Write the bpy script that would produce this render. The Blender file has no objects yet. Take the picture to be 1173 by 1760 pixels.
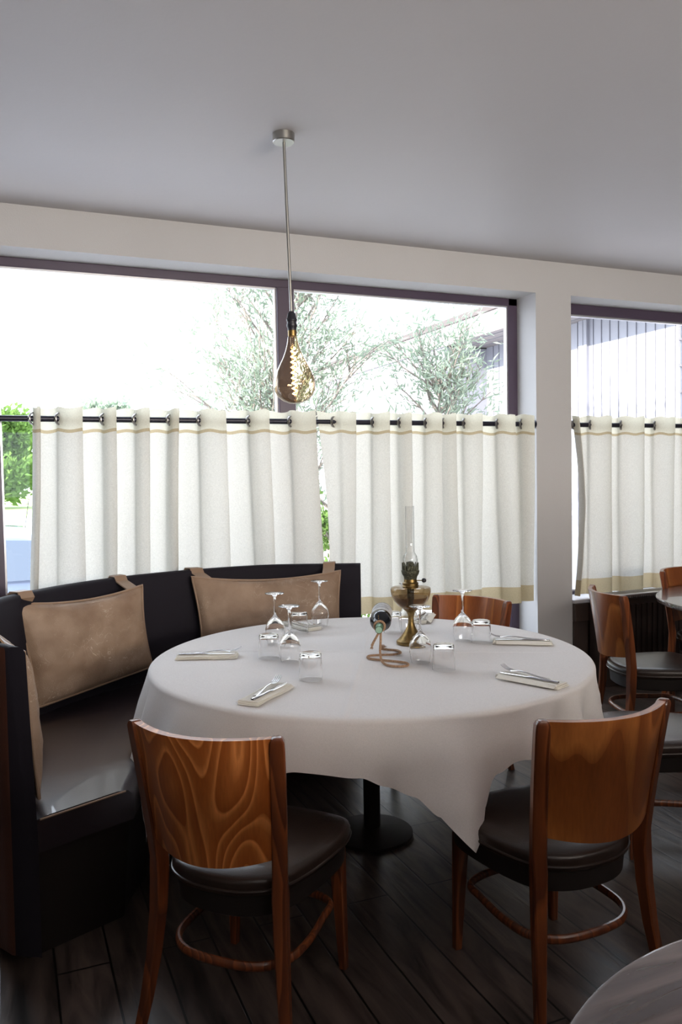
import bpy, bmesh, math, random
from mathutils import Vector, Matrix, noise
PI = math.pi
random.seed(7)
sc = bpy.context.scene
COL = sc.collection

# ------------------------------------------------------------------ camera
yaw, pit, roll, camh = .3985, .0435, -.0175, 1.4955
Fv = Vector((math.sin(yaw)*math.cos(pit), math.cos(yaw)*math.cos(pit), -math.sin(pit)))
Rv = Vector((math.cos(yaw), -math.sin(yaw), 0)); Uv = Rv.cross(Fv)
c_, s_ = math.cos(roll), math.sin(roll)
R2 = Rv*c_ + Uv*s_; U2 = Uv*c_ - Rv*s_
cam = bpy.data.cameras.new('camera'); camo = bpy.data.objects.new('camera', cam); COL.objects.link(camo)
mw = Matrix((( R2.x, U2.x, -Fv.x, 0), (R2.y, U2.y, -Fv.y, 0), (R2.z, U2.z, -Fv.z, camh), (0, 0, 0, 1)))
camo.matrix_world = mw
cam.sensor_fit = 'VERTICAL'; cam.sensor_height = 36; cam.lens = 36*1377.88/1760; cam.clip_end = 500
sc.camera = camo

# ------------------------------------------------------------------ light and exposure
sc.view_settings.view_transform = 'Standard'; sc.view_settings.look = 'None'
sc.view_settings.exposure = 0.56; sc.view_settings.gamma = 1; sc.view_settings.use_curve_mapping = False
SKY = 4.4
w = bpy.data.worlds.new('sky'); sc.world = w; w.use_nodes = True
bg = w.node_tree.nodes['Background']; bg.inputs[0].default_value = (.80, .89, 1, 1); bg.inputs[1].default_value = SKY
def lamp(name, kind, loc, direction, energy, color=(1, 1, 1), **kw):
    l = bpy.data.lights.new(name, kind); l.energy = energy; l.color = color
    for k, v in kw.items(): setattr(l, k, v)
    o = bpy.data.objects.new(name, l); COL.objects.link(o); o.location = loc
    o.rotation_euler = Vector(direction).to_track_quat('-Z', 'Y').to_euler()
    return o
lamp('sun', 'SUN', (-20, 5, 12), (1, .12, -.41), 13, (1, .95, .86), angle=math.radians(.6))
# added warm area fill behind the camera, for an assumed, unseen light source
lamp('added_rear_fill', 'AREA', (2.15, -3.7, 1.72), (-.12, 1, .05), 275, (1, .88, .74), shape='RECTANGLE', size=3.0, size_y=.95)
for nm, x0, x1, z0, z1 in (('portal_main', -1.2, 3.416, .3, 2.738), ('portal_side', 3.715, 6.6, .566, 2.738)):
    p = lamp(nm, 'AREA', ((x0+x1)/2, 4.84, (z0+z1)/2), (0, -1, 0), 1, shape='RECTANGLE', size=x1-x0, size_y=z1-z0)
    p.data.cycles.is_portal = True

# ------------------------------------------------------------------ helpers
def link(o): COL.objects.link(o); return o
def obj(name, bm, mat, parent=None, smooth=True, angle=35):
    bmesh.ops.recalc_face_normals(bm, faces=bm.faces)
    me = bpy.data.meshes.new(name); bm.to_mesh(me); bm.free()
    if mat: me.materials.append(mat)
    if smooth:
        for p in me.polygons: p.use_smooth = True
        me.set_sharp_from_angle(angle=math.radians(angle))
    o = link(bpy.data.objects.new(name, me))
    if parent: o.parent = parent
    return o
def tag(o, label=None, cat=None, group=None, kind=None):
    if label: o['label'] = label
    if cat: o['category'] = cat
    if group: o['group'] = group
    if kind: o['kind'] = kind
    return o
def thing(name, label, cat, loc=(0, 0, 0), rz=0, group=None, kind=None):
    o = link(bpy.data.objects.new(name, None)); o.location = loc; o.rotation_euler = (0, 0, rz)
    return tag(o, label, cat, group, kind)
def copy_tree(o, parent=None, kids={}):
    c = o.copy(); link(c)
    if parent: c.parent = parent
    for ch in [q for q in COL.objects if q.parent == o]: copy_tree(ch, c)
    return c
def BM(): return bmesh.new()
def box(bm, x0, x1, y0, y1, z0, z1, bev=0, seg=2):
    r = bmesh.ops.create_cube(bm, size=1, matrix=Matrix.Translation(((x0+x1)/2, (y0+y1)/2, (z0+z1)/2)) @ Matrix.Diagonal((x1-x0, y1-y0, z1-z0, 1)))
    if bev:
        es = list({e for v in r['verts'] for e in v.link_edges})
        bmesh.ops.bevel(bm, geom=es, offset=bev, segments=seg, affect='EDGES', profile=.5)
    return bm
def lathe(bm, prof, cx=0, cy=0, cz=0, seg=48, cap=False, closed=False):
    rings = []
    for r, z in prof:
        if r < 1e-5: rings.append([bm.verts.new((cx, cy, cz+z))])
        else: rings.append([bm.verts.new((cx+r*math.cos(2*PI*i/seg), cy+r*math.sin(2*PI*i/seg), cz+z)) for i in range(seg)])
    n = len(rings)
    for k in range(n if closed else n-1):
        a, b = rings[k], rings[(k+1) % n]
        for i in range(seg):
            j = (i+1) % seg
            if len(a) == 1 and len(b) == 1: break
            if len(a) == 1: bm.faces.new((a[0], b[i], b[j]))
            elif len(b) == 1: bm.faces.new((a[i], a[j], b[0]))
            else: bm.faces.new((a[i], a[j], b[j], b[i]))
    if cap:
        for r in (rings[0], rings[-1]):
            if len(r) > 1: bm.faces.new(r)
    return bm
def spline(pts, n=8, closed=False):
    P = [Vector(p) for p in pts]; out = []; m = len(P)
    rng = range(m if closed else m-1)
    for i in rng:
        if closed: a, b, c, d = P[i-1], P[i], P[(i+1) % m], P[(i+2) % m]
        else: b, c = P[i], P[i+1]; a = P[i-1] if i else b*2-c; d = P[i+2] if i+2 < m else c*2-b
        for k in range(n):
            t = k/n
            out.append(.5*((2*b)+(c-a)*t+(2*a-5*b+4*c-d)*t*t+(3*b-a-3*c+d)*t**3))
    if not closed: out.append(P[-1])
    return out
def tube(bm, pts, r, seg=10, closed=False, cap=True, twist=0):
    pts = [Vector(p) for p in pts]; n = len(pts); rings = []; up = None
    rr = r if callable(r) else (lambda t: r)
    for i, p in enumerate(pts):
        if closed: t = (pts[(i+1) % n]-pts[i-1]).normalized()
        else: t = (pts[min(i+1, n-1)]-pts[max(i-1, 0)]).normalized()
        if up is None:
            up = Vector((0, 0, 1)) if abs(t.z) < .9 else Vector((1, 0, 0))
        side = t.cross(up).normalized(); up = side.cross(t).normalized()
        q = rr(i/max(1, n-1))
        if not isinstance(q, tuple): q = (q, q)
        rings.append([bm.verts.new(p+side*q[0]*math.cos(2*PI*k/seg)+up*q[1]*math.sin(2*PI*k/seg)) for k in range(seg)])
    for i in range(n if closed else n-1):
        a, b = rings[i], rings[(i+1) % n]
        for k in range(seg):
            j = (k+1) % seg; bm.faces.new((a[k], a[j], b[j], b[k]))
    if cap and not closed: bm.faces.new(rings[0]); bm.faces.new(rings[-1])
    return bm
def rect_sweep(bm, secs, closed=False):
    """secs: list of closed loops with the same number of points -> skinned solid with end caps"""
    R = [[bm.verts.new(p) for p in s] for s in secs]; m = len(R[0])
    for i in range(len(R) if closed else len(R)-1):
        a, b = R[i], R[(i+1) % len(R)]
        for k in range(m):
            j = (k+1) % m; bm.faces.new((a[k], a[j], b[j], b[k]))
    if not closed: bm.faces.new(R[0]); bm.faces.new(R[-1])
    return bm
def poly_prism(bm, pts, z0, z1, bev=0):
    b = [bm.verts.new((x, y, z0)) for x, y in pts]; t = [bm.verts.new((x, y, z1)) for x, y in pts]
    fb = bm.faces.new(b); ft = bm.faces.new(t)
    for i in range(len(pts)):
        j = (i+1) % len(pts); bm.faces.new((b[i], b[j], t[j], t[i]))
    if bev:
        es = [e for f in (fb, ft) for e in f.edges]
        bmesh.ops.bevel(bm, geom=es, offset=bev, segments=4, affect='EDGES', profile=.5)
    return bm
def lerp(a, b, t): return a+(b-a)*t
def interp(tab, x):
    if x <= tab[0][0]: return tab[0][1]
    for (a, va), (b, vb) in zip(tab, tab[1:]):
        if x <= b: 
            t = (x-a)/(b-a); t = t*t*(3-2*t)
            return va+(vb-va)*t
    return tab[-1][1]
def nz(x, y=0, z=0): return noise.noise(Vector((x, y, z)))

# ------------------------------------------------------------------ materials
def mat(name, color, rough=.5, metal=0, spec=.5, bump=0, bscale=60, var=0, vscale=5, coat=0, trans=0, **kw):
    m = bpy.data.materials.new(name); m.use_nodes = True; nt = m.node_tree; N = nt.nodes; L = nt.links
    b = N['Principled BSDF']; b.inputs['Base Color'].default_value = (*color, 1)
    b.inputs['Roughness'].default_value = rough; b.inputs['Metallic'].default_value = metal
    b.inputs['Specular IOR Level'].default_value = spec; b.inputs['Coat Weight'].default_value = coat
    tc = N.new('ShaderNodeTexCoord')
    if var:
        n = N.new('ShaderNodeTexNoise'); n.inputs['Scale'].default_value = vscale; n.inputs['Detail'].default_value = 5
        L.new(tc.outputs['Object'], n.inputs['Vector'])
        r = N.new('ShaderNodeMapRange'); r.inputs['From Min'].default_value = .3; r.inputs['From Max'].default_value = .7
        r.inputs['To Min'].default_value = 1-var; r.inputs['To Max'].default_value = 1+var
        L.new(n.outputs['Fac'], r.inputs['Value'])
        mm = N.new('ShaderNodeVectorMath'); mm.operation = 'SCALE'; mm.inputs[0].default_value = color
        L.new(r.outputs[0], mm.inputs['Scale']); L.new(mm.outputs[0], b.inputs['Base Color'])
    if bump:
        n2 = N.new('ShaderNodeTexNoise'); n2.inputs['Scale'].default_value = bscale; n2.inputs['Detail'].default_value = 4
        L.new(tc.outputs['Object'], n2.inputs['Vector'])
        bp = N.new('ShaderNodeBump'); bp.inputs['Strength'].default_value = bump; bp.inputs['Distance'].default_value = .01
        L.new(n2.outputs['Fac'], bp.inputs['Height']); L.new(bp.outputs[0], b.inputs['Normal'])
    return m
def wood(name, dark, light, rough=.32, grain=6.0, stretch=.14, bands=13, coat=.25, mid=.55, seam=.25):
    """stained plywood veneer with cathedral grain; the grain runs along local z"""
    m = bpy.data.materials.new(name); m.use_nodes = True; nt = m.node_tree; N = nt.nodes; L = nt.links
    b = N['Principled BSDF']; b.inputs['Roughness'].default_value = rough; b.inputs['Coat Weight'].default_value = coat
    b.inputs['Coat Roughness'].default_value = .15
    tc = N.new('ShaderNodeTexCoord'); oi = N.new('ShaderNodeObjectInfo')
    mp = N.new('ShaderNodeMapping'); mp.inputs['Scale'].default_value = (1, 1, stretch)
    sc_ = N.new('ShaderNodeVectorMath'); sc_.operation = 'SCALE'; sc_.inputs[0].default_value = (7.3, 3.1, 5.7)
    L.new(oi.outputs['Random'], sc_.inputs['Scale']); ad = N.new('ShaderNodeVectorMath'); ad.operation = 'ADD'
    L.new(tc.outputs['Object'], mp.inputs['Vector']); L.new(mp.outputs[0], ad.inputs[0]); L.new(sc_.outputs[0], ad.inputs[1])
    n = N.new('ShaderNodeTexNoise'); n.inputs['Scale'].default_value = grain; n.inputs['Detail'].default_value = 1.2; n.inputs['Roughness'].default_value = .35
    L.new(ad.outputs[0], n.inputs['Vector'])
    k = N.new('ShaderNodeMath'); k.operation = 'MULTIPLY'; k.inputs[1].default_value = bands; L.new(n.outputs['Fac'], k.inputs[0])
    f = N.new('ShaderNodeMath'); f.operation = 'FRACT'; L.new(k.outputs[0], f.inputs[0])
    cr = N.new('ShaderNodeValToRGB'); e = cr.color_ramp.elements
    e[0].position = 0; e[0].color = (*dark, 1); e[1].position = 1; e[1].color = (*[lerp(d, l, seam) for d, l in zip(dark, light)], 1)
    x = e.new(.62); x.color = (*[lerp(d, l, mid) for d, l in zip(dark, light)], 1)
    x = e.new(.90); x.color = (*light, 1)
    L.new(f.outputs[0], cr.inputs[0])
    mp2 = N.new('ShaderNodeMapping'); mp2.inputs['Scale'].default_value = (140, 140, 5); L.new(tc.outputs['Object'], mp2.inputs['Vector'])
    n3 = N.new('ShaderNodeTexNoise'); n3.inputs['Scale'].default_value = 1; n3.inputs['Detail'].default_value = 3; L.new(mp2.outputs[0], n3.inputs['Vector'])
    r = N.new('ShaderNodeMapRange'); r.inputs['To Min'].default_value = .72; r.inputs['To Max'].default_value = 1.25; L.new(n3.outputs['Fac'], r.inputs['Value'])
    n4 = N.new('ShaderNodeTexNoise'); n4.inputs['Scale'].default_value = 4; L.new(ad.outputs[0], n4.inputs['Vector'])
    r4 = N.new('ShaderNodeMapRange'); r4.inputs['From Min'].default_value = .3; r4.inputs['From Max'].default_value = .7
    r4.inputs['To Min'].default_value = .75; r4.inputs['To Max'].default_value = 1.2; L.new(n4.outputs['Fac'], r4.inputs['Value'])
    mu = N.new('ShaderNodeMath'); mu.operation = 'MULTIPLY'; L.new(r.outputs[0], mu.inputs[0]); L.new(r4.outputs[0], mu.inputs[1])
    v = N.new('ShaderNodeVectorMath'); v.operation = 'SCALE'; L.new(cr.outputs[0], v.inputs[0]); L.new(mu.outputs[0], v.inputs['Scale'])
    L.new(v.outputs[0], b.inputs['Base Color'])
    return m
def leather(name, base, vein, dark):
    m = mat(name, base, .55, bump=.25, bscale=220); nt = m.node_tree; N = nt.nodes; L = nt.links; b = N['Principled BSDF']
    tc = N.new('ShaderNodeTexCoord')
    n = N.new('ShaderNodeTexNoise'); n.inputs['Scale'].default_value = 7; n.inputs['Detail'].default_value = 4; L.new(tc.outputs['Object'], n.inputs['Vector'])
    cr = N.new('ShaderNodeValToRGB'); cr.color_ramp.elements[0].position = .32; cr.color_ramp.elements[0].color = (*dark, 1)
    cr.color_ramp.elements[1].position = .68; cr.color_ramp.elements[1].color = (*base, 1); L.new(n.outputs['Fac'], cr.inputs[0])
    # fine pale creases: the zero line of a distorted noise
    def crease(scale, wdt, dist):
        q = N.new('ShaderNodeTexNoise'); q.inputs['Scale'].default_value = scale; q.inputs['Detail'].default_value = 3
        q.inputs['Distortion'].default_value = dist; L.new(tc.outputs['Object'], q.inputs['Vector'])
        s = N.new('ShaderNodeMath'); s.operation = 'SUBTRACT'; s.inputs[1].default_value = .5; L.new(q.outputs['Fac'], s.inputs[0])
        a = N.new('ShaderNodeMath'); a.operation = 'ABSOLUTE'; L.new(s.outputs[0], a.inputs[0])
        r = N.new('ShaderNodeMapRange'); r.inputs['From Min'].default_value = 0; r.inputs['From Max'].default_value = wdt
        r.inputs['To Min'].default_value = 1; r.inputs['To Max'].default_value = 0; L.new(a.outputs[0], r.inputs['Value']); return r
    c1 = crease(15, .010, 1.4); g = N.new('ShaderNodeTexNoise'); g.inputs['Scale'].default_value = 5; L.new(tc.outputs['Object'], g.inputs['Vector'])
    gr = N.new('ShaderNodeMapRange'); gr.inputs['From Min'].default_value = .47; gr.inputs['From Max'].default_value = .62; gr.inputs['To Max'].default_value = .75; L.new(g.outputs['Fac'], gr.inputs['Value'])
    mm = N.new('ShaderNodeMath'); mm.operation = 'MULTIPLY'; L.new(c1.outputs[0], mm.inputs[0]); L.new(gr.outputs[0], mm.inputs[1])
    mx = N.new('ShaderNodeMix'); mx.data_type = 'RGBA'; L.new(mm.outputs[0], mx.inputs['Factor']); L.new(cr.outputs[0], mx.inputs['A']); mx.inputs['B'].default_value = (*vein, 1)
    L.new(mx.outputs['Result'], b.inputs['Base Color'])
    return m
def fabric(name, color, trans, weave=900, bump=.12, var=.06, tcol=None):
    m = bpy.data.materials.new(name); m.use_nodes = True; nt = m.node_tree; N = nt.nodes; L = nt.links
    N.remove(N['Principled BSDF']); out = N['Material Output']
    d = N.new('ShaderNodeBsdfDiffuse'); t = N.new('ShaderNodeBsdfTranslucent'); mx = N.new('ShaderNodeMixShader'); mx.inputs[0].default_value = trans
    tc = N.new('ShaderNodeTexCoord')
    mp = N.new('ShaderNodeMapping'); mp.inputs['Scale'].default_value = (weave, weave, weave*.25); L.new(tc.outputs['Object'], mp.inputs['Vector'])
    mpb = N.new('ShaderNodeMapping'); mpb.inputs['Scale'].default_value = (weave*.25, weave*.25, weave); L.new(tc.outputs['Object'], mpb.inputs['Vector'])
    n = N.new('ShaderNodeTexNoise'); n.inputs['Scale'].default_value = 1; L.new(mp.outputs[0], n.inputs['Vector'])
    n2 = N.new('ShaderNodeTexNoise'); n2.inputs['Scale'].default_value = 1; L.new(mpb.outputs[0], n2.inputs['Vector'])
    a = N.new('ShaderNodeMath'); a.operation = 'ADD'; L.new(n.outputs['Fac'], a.inputs[0]); L.new(n2.outputs['Fac'], a.inputs[1])
    r = N.new('ShaderNodeMapRange'); r.inputs['From Min'].default_value = .7; r.inputs['From Max'].default_value = 1.3
    r.inputs['To Min'].default_value = 1-var; r.inputs['To Max'].default_value = 1+var; L.new(a.outputs[0], r.inputs['Value'])
    for s, c in ((d, color), (t, tcol or color)):
        v = N.new('ShaderNodeVectorMath'); v.operation = 'SCALE'; v.inputs[0].default_value = c; L.new(r.outputs[0], v.inputs['Scale']); L.new(v.outputs[0], s.inputs['Color'])
    L.new(d.outputs[0], mx.inputs[1]); L.new(t.outputs[0], mx.inputs[2]); L.new(mx.outputs[0], out.inputs['Surface'])
    return m
def glassmat(name, color=(1, 1, 1), ior=1.47, rough=0):
    m = bpy.data.materials.new(name); m.use_nodes = True; nt = m.node_tree; N = nt.nodes; L = nt.links
    N.remove(N['Principled BSDF']); g = N.new('ShaderNodeBsdfGlass'); g.inputs['Color'].default_value = (*color, 1); g.inputs['IOR'].default_value = ior
    g.inputs['Roughness'].default_value = rough
    L.new(g.outputs[0], N['Material Output'].inputs['Surface']); return m
def thin_glass(name, color=(1, 1, 1), refl=.04, rim=None):
    """clear sheet or thin-walled glass: straight-through light plus a fresnel mirror"""
    m = bpy.data.materials.new(name); m.use_nodes = True; nt = m.node_tree; N = nt.nodes; L = nt.links
    N.remove(N['Principled BSDF'])
    t = N.new('ShaderNodeBsdfTransparent'); t.inputs['Color'].default_value = (*color, 1)
    g = N.new('ShaderNodeBsdfGlossy'); g.inputs['Roughness'].default_value = .01
    lw = N.new('ShaderNodeLayerWeight'); p = N.new('ShaderNodeMath'); p.operation = 'POWER'; p.inputs[1].default_value = 4.5; L.new(lw.outputs['Facing'], p.inputs[0])
    f = N.new('ShaderNodeMath'); f.operation = 'MULTIPLY_ADD'; f.inputs[1].default_value = .9; f.inputs[2].default_value = refl; L.new(p.outputs[0], f.inputs[0])
    if rim:   # light crosses more glass where the wall is seen edge-on
        p3 = N.new('ShaderNodeMath'); p3.operation = 'POWER'; p3.inputs[1].default_value = 2.5; L.new(lw.outputs['Facing'], p3.inputs[0])
        cm = N.new('ShaderNodeMix'); cm.data_type = 'RGBA'; L.new(p3.outputs[0], cm.inputs['Factor']); cm.inputs['A'].default_value = (*color, 1); cm.inputs['B'].default_value = (*rim, 1)
        L.new(cm.outputs['Result'], t.inputs['Color'])
    mx = N.new('ShaderNodeMixShader'); L.new(f.outputs[0], mx.inputs[0]); L.new(t.outputs[0], mx.inputs[1]); L.new(g.outputs[0], mx.inputs[2])
    L.new(mx.outputs[0], N['Material Output'].inputs['Surface']); return m

M = {}
M['plaster'] = mat('wall_plaster', (.455, .45, .455), .8, bump=.12, bscale=120, var=.015, vscale=2)
M['dark_wall'] = mat('dark_wall_paint', (.07, .055, .05), .6, bump=.1, bscale=120)
M['ceiling'] = mat('ceiling_paint', (.50, .485, .50), .55, bump=.05, bscale=60, var=.015, vscale=1.2)
M['frame'] = mat('window_frame_paint', (.058, .040, .066), .35)
M['gasket'] = mat('window_gasket', (.01, .01, .012), .6)
M['pane'] = thin_glass('window_pane_glass', refl=.012)
M['wood_panel'] = wood('flame_veneer', (.34, .085, .014), (.74, .27, .075), bands=20, grain=5.0, stretch=.30, mid=.22, seam=.2)
M['wood_plain'] = wood('plain_veneer', (.22, .060, .014), (.42, .145, .036), bands=9, grain=4.0, stretch=.12, mid=.3, seam=.3)
M['wood_dark'] = wood('chair_frame_wood', (.085, .020, .007), (.22, .06, .018), grain=9, stretch=.06)
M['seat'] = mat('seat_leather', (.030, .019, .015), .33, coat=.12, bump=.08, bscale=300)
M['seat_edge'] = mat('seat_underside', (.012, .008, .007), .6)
M['bench'] = mat('bench_leather', (.022, .016, .021), .30, coat=.4, bump=.06, bscale=260, var=.1)
M['bench_back'] = mat('bench_back_leather', (.012, .010, .016), .75, spec=.25, bump=.06, bscale=260)
M['bench_brown'] = mat('bench_brown_leather', (.055, .018, .010), .42, bump=.1, bscale=200, var=.2, vscale=9)
M['pillow'] = leather('cushion_leather', (.42, .30, .215), (.80, .68, .55), (.27, .175, .115))
M['pillow_trim'] = mat('cushion_piping_leather', (.32, .215, .145), .5, bump=.2, bscale=200)
M['cloth'] = fabric('tablecloth_linen', (.93, .91, .90), .10, weave=700, var=.05)
M['napkin'] = fabric('napkin_cotton', (.92, .90, .83), .12, weave=1200, var=.05)
M['curtain'] = fabric('curtain_linen', (.70, .68, .62), .36, weave=420, var=.10, tcol=(.52, .52, .495))
M['curtain_hem'] = fabric('curtain_hem_linen', (.50, .42, .28), .35, weave=420, var=.08, tcol=(.42, .35, .23))
M['curtain_head'] = fabric('curtain_heading_linen', (.74, .72, .62), .40, weave=420, var=.08, tcol=(.60, .59, .50))
M['rod'] = mat('curtain_rod_metal', (.022, .022, .035), .35, metal=.4)
M['grommet'] = mat('grommet_metal', (.30, .29, .28), .3, metal=1)
M['steel'] = mat('brushed_steel', (.42, .41, .38), .32, metal=1)
M['cutlery'] = mat('polished_cutlery_steel', (.62, .62, .64), .12, metal=1)
M['bakelite'] = mat('bakelite_socket', (.012, .012, .018), .45)
M['brass'] = mat('aged_brass', (.23, .155, .06), .42, metal=1, var=.3, vscale=60)
M['patina'] = mat('dark_brass_patina', (.10, .10, .07), .55, metal=.8, var=.5, vscale=90, bump=.6, bscale=150)
M['glass'] = glassmat('drinking_glass')
M['chimney'] = thin_glass('chimney_glass', rim=(.55, .56, .54))
M['amber'] = thin_glass('reservoir_glass', (.60, .50, .36))
M['bulbglass'] = thin_glass('amber_bulb_glass', (.965, .91, .82), rim=(.50, .40, .28))
M['bottle'] = mat('wine_bottle_glass', (.006, .008, .012), .10)
M['label'] = mat('bottle_label_paper', (.62, .62, .62), .7, var=.15, vscale=70)
M['foil'] = mat('green_capsule_foil', (.05, .17, .08), .35, metal=.5)
M['foil_end'] = mat('capsule_end_pale_green', (.30, .48, .36), .5)
M['rope'] = mat('jute_rope', (.50, .31, .19), .85, bump=1.0, bscale=240, var=.25, vscale=150)
M['sill'] = mat('window_sill_stone', (.55, .55, .58), .35)
M['sill_wood'] = mat('window_board_wood', (.055, .035, .028), .45, var=.2)
M['radiator'] = mat('radiator_cover_wood', (.040, .026, .022), .5, var=.2)
M['alu'] = mat('aluminium_edge', (.60, .60, .62), .3, metal=.7)
def floor_mat():
    m = mat('floor_planks', (.05, .04, .04), .3); nt = m.node_tree; N = nt.nodes; L = nt.links; b = N['Principled BSDF']
    tc = N.new('ShaderNodeTexCoord')
    mp = N.new('ShaderNodeMapping'); mp.inputs['Rotation'].default_value = (0, 0, PI/2); mp.inputs['Location'].default_value = (.03, .06, 0)
    L.new(tc.outputs['Object'], mp.inputs['Vector'])
    br = N.new('ShaderNodeTexBrick'); br.inputs['Scale'].default_value = 1; br.inputs['Brick Width'].default_value = 1.25; br.inputs['Row Height'].default_value = .16
    br.inputs['Mortar Size'].default_value = .0038; br.inputs['Mortar Smooth'].default_value = .2; br.offset = .37
    br.inputs['Color1'].default_value = (.30, .30, .30, 1); br.inputs['Color2'].default_value = (1, 1, 1, 1); br.inputs['Mortar'].default_value = (0, 0, 0, 1)
    L.new(mp.outputs[0], br.inputs['Vector'])
    mg = N.new('ShaderNodeMapping'); mg.inputs['Scale'].default_value = (9, 1.5, 1); L.new(tc.outputs['Object'], mg.inputs['Vector'])
    n = N.new('ShaderNodeTexNoise'); n.inputs['Scale'].default_value = 1.6; n.inputs['Detail'].default_value = 6; n.inputs['Distortion'].default_value = 1.4; L.new(mg.outputs[0], n.inputs['Vector'])
    cr = N.new('ShaderNodeValToRGB'); cr.color_ramp.elements[0].position = .3; cr.color_ramp.elements[0].color = (.016, .012, .011, 1)
    cr.color_ramp.elements[1].position = .75; cr.color_ramp.elements[1].color = (.135, .10, .085, 1); L.new(n.outputs['Fac'], cr.inputs[0])
    mr = N.new('ShaderNodeMapRange'); mr.inputs['To Min'].default_value = .55; mr.inputs['To Max'].default_value = 1.1
    L.new(br.outputs['Color'], mr.inputs['Value'])
    v = N.new('ShaderNodeVectorMath'); v.operation = 'SCALE'; L.new(cr.outputs[0], v.inputs[0]); L.new(mr.outputs[0], v.inputs['Scale'])
    mx = N.new('ShaderNodeMix'); mx.data_type = 'RGBA'; L.new(br.outputs['Fac'], mx.inputs['Factor']); L.new(v.outputs[0], mx.inputs['A']); mx.inputs['B'].default_value = (.004, .003, .003, 1)
    L.new(mx.outputs['Result'], b.inputs['Base Color'])
    rr = N.new('ShaderNodeMapRange'); rr.inputs['To Min'].default_value = .24; rr.inputs['To Max'].default_value = .48; L.new(n.outputs['Fac'], rr.inputs['Value']); L.new(rr.outputs[0], b.inputs['Roughness'])
    iv = N.new('ShaderNodeMath'); iv.operation = 'SUBTRACT'; L.new(n.outputs['Fac'], iv.inputs[0]); L.new(br.outputs['Fac'], iv.inputs[1])
    bp = N.new('ShaderNodeBump'); bp.inputs['Strength'].default_value = .35; bp.inputs['Distance'].default_value = .005; L.new(iv.outputs[0], bp.inputs['Height']); L.new(bp.outputs[0], b.inputs['Normal'])
    return m
M['floor'] = floor_mat()
def tabletop_mat():
    m = mat('walnut_tabletop', (.05, .04, .04), .25, coat=.6); nt = m.node_tree; N = nt.nodes; L = nt.links; b = N['Principled BSDF']
    tc = N.new('ShaderNodeTexCoord'); mg = N.new('ShaderNodeMapping'); mg.inputs['Scale'].default_value = (2.2, 26, 8); mg.inputs['Rotation'].default_value = (0, 0, -.5); L.new(tc.outputs['Object'], mg.inputs['Vector'])
    n = N.new('ShaderNodeTexNoise'); n.inputs['Scale'].default_value = 1; n.inputs['Detail'].default_value = 5; n.inputs['Distortion'].default_value = .8; L.new(mg.outputs[0], n.inputs['Vector'])
    cr = N.new('ShaderNodeValToRGB'); cr.color_ramp.elements[0].position = .35; cr.color_ramp.elements[0].color = (.055, .036, .034, 1)
    cr.color_ramp.elements[1].position = .7; cr.color_ramp.elements[1].color = (.16, .115, .105, 1); L.new(n.outputs['Fac'], cr.inputs[0]); L.new(cr.outputs[0], b.inputs['Base Color'])
    return m
M['tabletop'] = tabletop_mat()

# ------------------------------------------------------------------ room shell
YW, YF, ZC = 4.6, 4.85, 2.959
X0, X1, YB = -2.2, 7.6, -4.0
def struct(name, bm, m, parent=None, label=None, cat=None, smooth=False):
    o = obj(name, bm, m, parent, smooth=smooth)
    if not parent: o['kind'] = 'structure'
    if label: o['label'] = label
    if cat: o['category'] = cat
    return o
bm = BM(); box(bm, X0-.2, X1+.2, YB-.2, YF, -.12, 0); struct('floor', bm, M['floor'], label='dark brown plank floor with worn glossy boards under the tables', cat='floor')
bm = BM(); box(bm, X0-.2, X1+.2, YB-.2, YF, ZC, ZC+.2); struct('ceiling', bm, M['ceiling'], label='plain pale grey painted ceiling above the tables', cat='ceiling')
bm = BM()
W1 = (-1.2, 3.416, .30, 2.738); W2 = (3.715, 6.6, .566, 2.738)
def front_wall():
    """one sheet of quads with two openings, given thickness"""
    xs = [X0-.2, W1[0], W1[1], W2[0], W2[1], X1+.2]; 
    def col(x0, x1, zs):
        for z0, z1 in zs: box(bm, x0, x1, YW, YF, z0, z1)
    col(xs[0], xs[1], [(0, ZC)]); col(xs[1], xs[2], [(0, W1[2]), (W1[3], ZC)]); col(xs[2], xs[3], [(0, ZC)])
    col(xs[3], xs[4], [(0, W2[2]), (W2[3], ZC)]); col(xs[4], xs[5], [(0, ZC)])
    bmesh.ops.remove_doubles(bm, verts=bm.verts, dist=1e-4)
    seen = {}
    for f in list(bm.faces):
        k = tuple(round(v, 3) for v in f.calc_center_median()); seen.setdefault(k, []).append(f)
    for k, fs in seen.items():
        if len(fs) > 1: bmesh.ops.delete(bm, geom=fs, context='FACES_ONLY')
front_wall(); struct('wall_front', bm, M['plaster'], label='pale plaster wall holding the two windows with a pillar between them', cat='wall')
bm = BM(); box(bm, X0-.2, X0, YB, YW, 0, ZC); struct('wall_left', bm, M['dark_wall'], label='dark painted wall on the left side of the room', cat='wall')
bm = BM(); box(bm, X1, X1+.2, YB, YW, 0, ZC); struct('wall_right', bm, M['dark_wall'], label='dark painted wall on the right side of the room', cat='wall')
bm = BM()
box(bm, X0, -1.9, YB-.2, YB, 0, ZC); box(bm, 3.9, X1, YB-.2, YB, 0, ZC); box(bm, -1.9, 3.9, YB-.2, YB, 0, 1.15); box(bm, -1.9, 3.9, YB-.2, YB, 2.3, ZC)  # unseen opening left between these boxes, added for the rear fill light
struct('wall_back', bm, M['dark_wall'], label='dark painted wall behind the camera with an opening added for the fill light', cat='wall')
bm = BM(); box(bm, -1.6, 3.6, -.62, -.50, 0, 1.32, .01)  # added out of view to keep the rear light off the chair legs
struct('light_blocker', bm, M['bench_brown'], label='added low light blocker behind the camera that shades the chair legs', cat='wall')

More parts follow.
